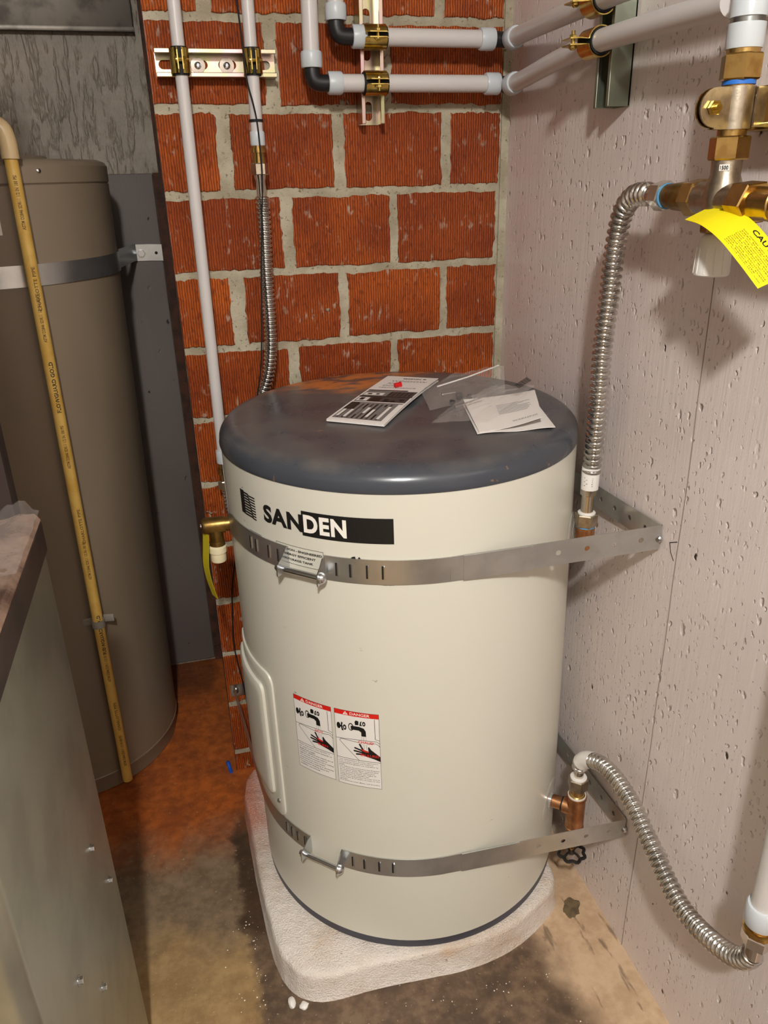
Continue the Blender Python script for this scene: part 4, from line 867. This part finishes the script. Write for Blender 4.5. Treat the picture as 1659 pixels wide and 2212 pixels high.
# clear bags: crumpled film pillows
def bag(label, corners, lift, seed, group=None):
    c = [Vector(q) for q in corners]; nx, ny = 26, 18; b_ = thing('plastic_bag', label, 'plastic bag', ((c[0].x+c[2].x)/2, (c[0].y+c[2].y)/2, LZ0), group)
    for lay, nm in ((1, 'upper_film'), (0, 'lower_film')):
        vs = []; fs = []
        for j in range(ny+1):
            for i in range(nx+1):
                a, b = i/nx, j/ny; q = c[0].lerp(c[1], a).lerp(c[3].lerp(c[2], a), b); e = (16*a*(1-a)*b*(1-b))**.5
                q = q+Vector((0, 0, lay*lift*e+(abs(noise.noise(Vector((a*5, b*4, seed)))*.016)+abs(noise.noise(Vector((a*13+b*6, b*9, seed+3))))*.006)*(e*.8+.25)*(1 if lay else .35)))
                vs.append(q)
        for j in range(ny):
            for i in range(nx): k = j*(nx+1)+i; fs.append((k, k+1, k+nx+2, k+nx+1))
        MB().add(vs, fs).build(nm, 'clear_film', b_, ang=25)
    return b_
bg1 = bag('crumpled clear bag holding small black caps beside the brochure', [(-.2690, -.3561, .9505), (-.1300, -.3350, .9600), (-.1020, -.2600, .9900), (-.2480, -.2352, .9530)], .014, 1.3)
MB().tube([(-.2236, -.2560, .962), (-.1700, -.2600, .975), (-.1100, -.2560, .990)], .0014, 6).build('seal_edge', 'teflon', bg1)
bg2 = bag('flattened clear bag with a barcode sticker on top of the instruction sheet', [(-.2900, -.4271, .9515), (-.2124, -.4700, .9620), (-.0930, -.3700, .9790), (-.1780, -.3450, .9700)], .008, 7.7)
d = Decal(); random.seed(11); u = 0.
while u < .034:
    wd_ = random.choice((.0006, .001, .0016)); d.rect('ink_black', u, 0, u+wd_, .011, 1); u += wd_+random.choice((.0006, .0010))
bx_, by_ = Vector((.83, .50, .18)).normalized(), Vector((-.40, .80, .30)).normalized()
d.build('barcode', lambda u, v, wl: Vector((-.1330, -.3960, .9850))+bx_*u+by_*v, bg2)
for i, (x, y, rr, hh, lab) in enumerate([(-.1985, -.3020, .0055, .010, 'black rubber cap in the clear bag, farthest left of the upper pair'), (-.1815, -.3055, .0042, .007, 'smallest black rubber cap in the clear bag, nearest the painted wall'), (-.1930, -.3300, .0055, .010, 'black rubber cap in the clear bag, front right of the four'), (-.2235, -.3330, .0048, .008, 'black rubber cap in the clear bag, front left of the four')]):
    o = MB().lathe((x, y, LZ0+.001), (.15*(i-1.5), .1, 1), [(0, rr*.9), (.001, rr), (hh-.001, rr), (hh, rr*.8)], 16).build('rubber_cap', 'rubber'); tag(o, lab, 'cap', 'black caps in the clear bag')
for i, (a, b, lab) in enumerate([((-.2390, -.3900, .9620), (-.1850, -.3700, .9680), 'thin steel screw lying across the flattened clear bag'), ((-.2260, -.2880, .9560), (-.2020, -.2890, .9580), 'short steel screw in the crumpled clear bag beside the caps')]):
    a, b = Vector(a), Vector(b); o = MB().lathe(a, b-a, [(0, .0030), (.0022, .0032), (.0030, .0015), ((b-a).length, .0011)], 10).build('screw', 'zinc'); tag(o, lab, 'screw')

# ------------------------------------------------------------------ old tan tank in the alcove
OR, OX, OY = .2450, -1.0100, .2430
def ok(az, z, r=OR): return Vector((OX+.022*(z-.35)+r*math.cos(R_(az)), OY+r*math.sin(R_(az)), z))
def olathe(prof, seg=96, caps=True):
    vs = [ok(360*i/seg, z, r) for (z, r) in prof for i in range(seg)]; fs = []
    for k in range(len(prof)-1):
        for i in range(seg): j = (i+1) % seg; fs.append((k*seg+i, k*seg+j, (k+1)*seg+j, (k+1)*seg+i))
    if caps: fs += [tuple(reversed(range(seg))), tuple((len(prof)-1)*seg+i for i in range(seg))]
    return MB().add(vs, fs)
OT = thing('old_water_heater', 'tall tan water heater standing in the dark alcove', 'water heater', (OX, OY, 0))
olathe([(.045, OR), (1.2985, OR), (1.300, OR-.002)]).build('body', 'old_tank_paint', OT)
olathe([(0.0, OR-.012), (.004, OR-.004), (.040, OR-.001), (.044, OR+.0015), (.047, OR+.0015), (.049, OR)]).build('base_skirt', 'old_tank_paint', OT)
olathe([(1.299, OR-.003), (1.303, OR+.001), (1.330, OR+.001), (1.337, OR-.004), (1.341, OR-.015), (1.3425, .14), (1.350, .135), (1.351, .02)]).build('top_cover', 'old_tank_paint', OT)
cp = MB().lathe(ok(-70, 1.346, .118), (0, 0, 1), [(0, .017), (.003, .017), (.003, .021), (.009, .021), (.010, .018), (.010, .010)], 20).build('port_cap', 'brass_dark', OT)
a = ok(-54, 1.322, OR+.001); MB().lathe(a, a-ok(-54, 1.322, OR-.1), [(0, .004), (.002, .0036), (.003, .002)], 12).build('screw', 'zinc', OT)
d = Decal(); d.rect('label_white', -.08, 0, .030, .046, .5, 8)
random.seed(2)
for k in range(8):
    for j in range(3): d.rect('ink_mid', -.004+.010*j, .004+.005*k, -.004+.010*j+.004+random.random()*.004, .0062+.005*k, 1)
d.build('rating_label', lambda u, v, wl: ok(-79+math.degrees(u/OR), 1.222+v, OR+.0005+wl*.0003), OT)
so = thing('tank_strap', 'dull galvanized strap around the old tan water heater', 'strap', (OX, OY, 1.13))
ribbon([ok(-150+i*4, 1.1530, OR+.0022) for i in range(41)]+[Vector((-.7230, .470, 1.150)), Vector((-.7190, .4885, 1.1480)), Vector((-.6880, .4893, 1.1475)), Vector((-.6600, .4893, 1.1460))], .0185).build('band', 'strap_steel', so)
ribbon([ok(-150+i*4, 1.1525, OR+.0038) for i in range(19)], .0200).build('overlap_band', 'galvanized', so)
for azs in (-97, -91, -85.5):
    a0 = ok(azs, 1.1525, OR+.0050); dr = Vector((math.cos(R_(azs)), math.sin(R_(azs)), 0)); tg = Vector((-dr.y, dr.x, 0))
    MB().obox(a0, tg*.0028, dr*.0008, (0, 0, .0105)).build('slot', 'slot_dark', so, smooth=False)
MB().nut((-.7080, .4885, 1.1465), (-.7080, .4800, 1.1465), .0085).build('anchor_bolt', 'zinc', so, smooth=False)
MB().cyl((-.6740, .4885, 1.1460), (-.6740, .4880, 1.1460), .0035, 12).build('bolt_hole', 'slot_dark', so)
# yellow drain pipe down the front of the old tank
yp = thing('drain_pipe', 'yellow plastic drain pipe with black print strapped to the old tan heater', 'pipe', (-.885, .006, .03))
QX, QY = -.8860, .0040
def qp(z): return Vector((QX+.0085*(z-.03)/1.33, QY, z))
MB().cyl(qp(.033), qp(1.352), .0108, 22).build('tube', 'cpvc', yp)
el = catmull([qp(1.340), qp(1.366), qp(1.382)+Vector((-.006, 0, .004)), qp(1.390)+Vector((-.026, 0, .002)), qp(1.392)+Vector((-.10, 0, 0))], 8)
MB().tube(el, .0140, 18).build('elbow', 'cpvc_fitting', yp)
def pipe_text(body, z0, z1, sz, mat, az):
    d = Decal(); d.text(mat, body, (0, -sz/2, z1-z0, sz/2), 1, .026)
    d.build('print', lambda u, v, wl: qp(z0+u)+Vector((.0111*math.cos(R_(az)-v/.0108), .0111*math.sin(R_(az)-v/.0108), 0)), yp)
for z0 in (.93, .40): pipe_text('FLOWGUARD GOLD', z0-.02, z0+.075, .0070, 'ink_black', -72)
for z0 in (1.115, .66, .20): pipe_text('CHARLOTTE PIPE', z0-.02, z0+.055, .0058, 'ink_brown', -70)
for z0 in (1.23, 1.04, .80, .56, .31, .08): pipe_text('ASTM D2846 SDR11 1/2 IN 100 PSI', z0, z0+.085, .0058, 'ink_brown', -78)
cz_ = .452
sd = MB().lathe(qp(cz_-.008), (0, 0, 1), [(0, .0112), (0, .0135), (.016, .0135), (.016, .0112)], 20, False).build('pipe_strap', 'grey_plastic', yp)
for s in (-1, 1):
    c_ = qp(cz_+(.006 if s > 0 else -.001))+Vector((.0215*s, .010-.004*s, 0)); MB().obox(c_, (.0105, -.002*s, 0), (0, .0016, 0), (0, 0, .0085)).build('strap_ear', 'grey_plastic', sd, bevel=.0012)
    MB().lathe(c_+Vector((.002*s, -.0016, 0)), (0, -1, 0), [(0, .0035), (.0016, .003)], 10).build('screw', 'grey_plastic', sd)
# ------------------------------------------------------------------ overhead duct
du = thing('air_duct', 'dark sheet metal duct hanging in the alcove above the old heater', 'duct', (-1.1, .48, 1.5935))
MB().box((-1.70, .478, 1.5945), (-.6590, .4995, 2.248)).build('trunk', 'duct_steel', du, bevel=.003)
MB().box((-1.70, .4765, 1.5935), (-.6585, .479, 1.603)).build('bottom_hem', 'duct_steel', du, bevel=.0005)
# ------------------------------------------------------------------ furnace cabinet at lower left
fu = thing('furnace_cabinet', 'galvanized sheet metal cabinet with hex screws at the lower left', 'cabinet', (-1.15, -.80, 0))
XF, Y0, Y1 = -.830, -.608, -1.005
rad = .018; prof = [(-1.50, Y0-.0), (XF, Y0)]+[(XF-rad+rad*math.cos(-a_), Y1+rad-rad+rad*math.sin(-a_)) for a_ in [math.pi/2*i/8 for i in range(9)]]+[(-1.50, Y1-rad)]
MB().prism(prof, 0, .915).build('casing', 'panel_steel', fu, ang=20)
for (y, z) in ((-.7167, .5386), (-.657, .4195), (-.8896, .5285), (-.8092, .4086)):
    s_ = MB().lathe((XF, y, z), (1, 0, 0), [(0, .0058), (.0008, .0060), (.0012, .0040)], 16).build('screw_flange', 'zinc', fu)
    MB().nut((XF+.001, y, z), (XF+.0052, y, z), .0042).build('screw_head', 'zinc', s_, smooth=False)
bmf = MB(); bmf.box((-.845, -1.10, .9152), (-.820, -.640, .9515)); bmf.build('top_rail', 'dark_frame', fu, bevel=.0015)
MB().box((-1.50, -.6300, .9152), (-.8480, -.6000, 1.75)).build('upper_panel', 'dark_cabinet', fu, bevel=.001)
vs = []; fs = []; nx, ny = 26, 44
for j in range(ny+1):
    for i in range(nx+1):
        a, b = i/nx, j/ny; x = -.8215-.36*a**1.3; y = -.6350-.46*b
        z = .9520+.006*min(1, a*20)+.010*noise.noise(Vector((x*30, y*16, 1)))*min(1, a*8)+.006*abs(noise.noise(Vector((x*60, y*50, 4)))) if a > 0 else .9516
        vs.append((x, y, z))
for j in range(ny):
    for i in range(nx): k = j*(nx+1)+i; fs.append((k, k+nx+1, k+nx+2, k+1))
MB().add(vs, fs).build('wrapped_batt', 'wrapped_insulation', fu, ang=60)
vs = []; fs = []
for j in range(13):
    for i in range(9):
        a, b = i/8, j/12; x = -.8225-.05*a; y = -.628-.16*b; vs.append((x, y, .9600+.014*math.sin(math.pi*min(1, a*1.1))*(1-b)**1.2+.006*noise.noise(Vector((a*5, b*7, 9)))))
for j in range(12):
    for i in range(8): k = j*9+i; fs.append((k, k+9, k+10, k+1))
MB().add(vs, fs).build('loose_film', 'clear_wrap', fu, ang=30)

# ------------------------------------------------------------------ bits on the floor
def crumb(name, c, s, label, cat, mat, group=None, seed=0):
    bm = bmesh.new(); bmesh.ops.create_icosphere(bm, subdivisions=2, radius=1); vs = [Vector(c)+Vector((v.co.x*s[0], v.co.y*s[1], (v.co.z+.8)*s[2]))*(1+.35*noise.noise(v.co*1.6+Vector((seed, 0, 0)))) if False else Vector(c)+Vector((v.co.x*s[0]*(1+.4*noise.noise(v.co*1.6+Vector((seed, 0, 0)))), v.co.y*s[1]*(1+.4*noise.noise(v.co*1.4+Vector((0, seed, 0)))), max(0, (v.co.z+.55))*s[2])) for v in bm.verts]
    fs = [tuple(v.index for v in f.verts) for f in bm.faces]; bm.free()
    o = MB().add(vs, fs).build(name, mat, smooth=False); return tag(o, label, cat, group)
crumb('foam_crumb', (-.5985, -.6065, 0), (.0065, .011, .006), 'larger white foam crumb on the floor in front of the pad corner', 'crumb', 'label_white', 'foam crumbs', 1)
crumb('foam_crumb', (-.5790, -.6165, 0), (.0075, .0075, .004), 'smaller white foam crumb on the floor beside the larger crumb', 'crumb', 'label_white', 'foam crumbs', 4)
fp = []
for i in range(40):
    a_ = 2*math.pi*i/40; rr = 1+.35*noise.noise(Vector((math.cos(a_)*1.5, math.sin(a_)*1.5, 2)))+.18*noise.noise(Vector((math.cos(a_)*5, math.sin(a_)*5, 6)))
    fp.append((-.051+.017*rr*math.cos(a_)+.006*math.sin(a_), -.565+.020*rr*math.sin(a_)))
o = MB().prism(fp, 0, .0008).build('dirt_patch', 'dirt_brown', smooth=False); tag(o, 'dark brown flake of dirt on the floor beside the pad and painted wall', 'dirt')
o = MB().tube(catmull([(-.6590, .030, .004), (-.6575, .018, .012), (-.6550, .006, .005), (-.6530, -.006, .003)], 5), .0042, 8).build('tape_scrap', 'blue_tape'); tag(o, 'crumpled blue tape scrap on the floor at the brick edge', 'tape')
random.seed(21); mb = MB()
for k in range(120):
    if k < 55: x, y = -.635-abs(random.gauss(0, .03)), random.uniform(-.70, -.40)
    else: x, y = random.uniform(-.62, -.10), -.66-abs(random.gauss(0, .06))
    r = random.uniform(.0005, .0016); mb.add([(x-r, y, 0), (x, y-r, 0), (x+r, y, 0), (x, y+r, 0), (x, y, r*1.2)], [(0, 1, 4), (1, 2, 4), (2, 3, 4), (3, 0, 4)])
o = mb.build('foam_specks', 'label_white', smooth=False); o['kind'] = 'stuff'; tag(o, 'tiny white foam specks scattered on the stained floor', 'specks')
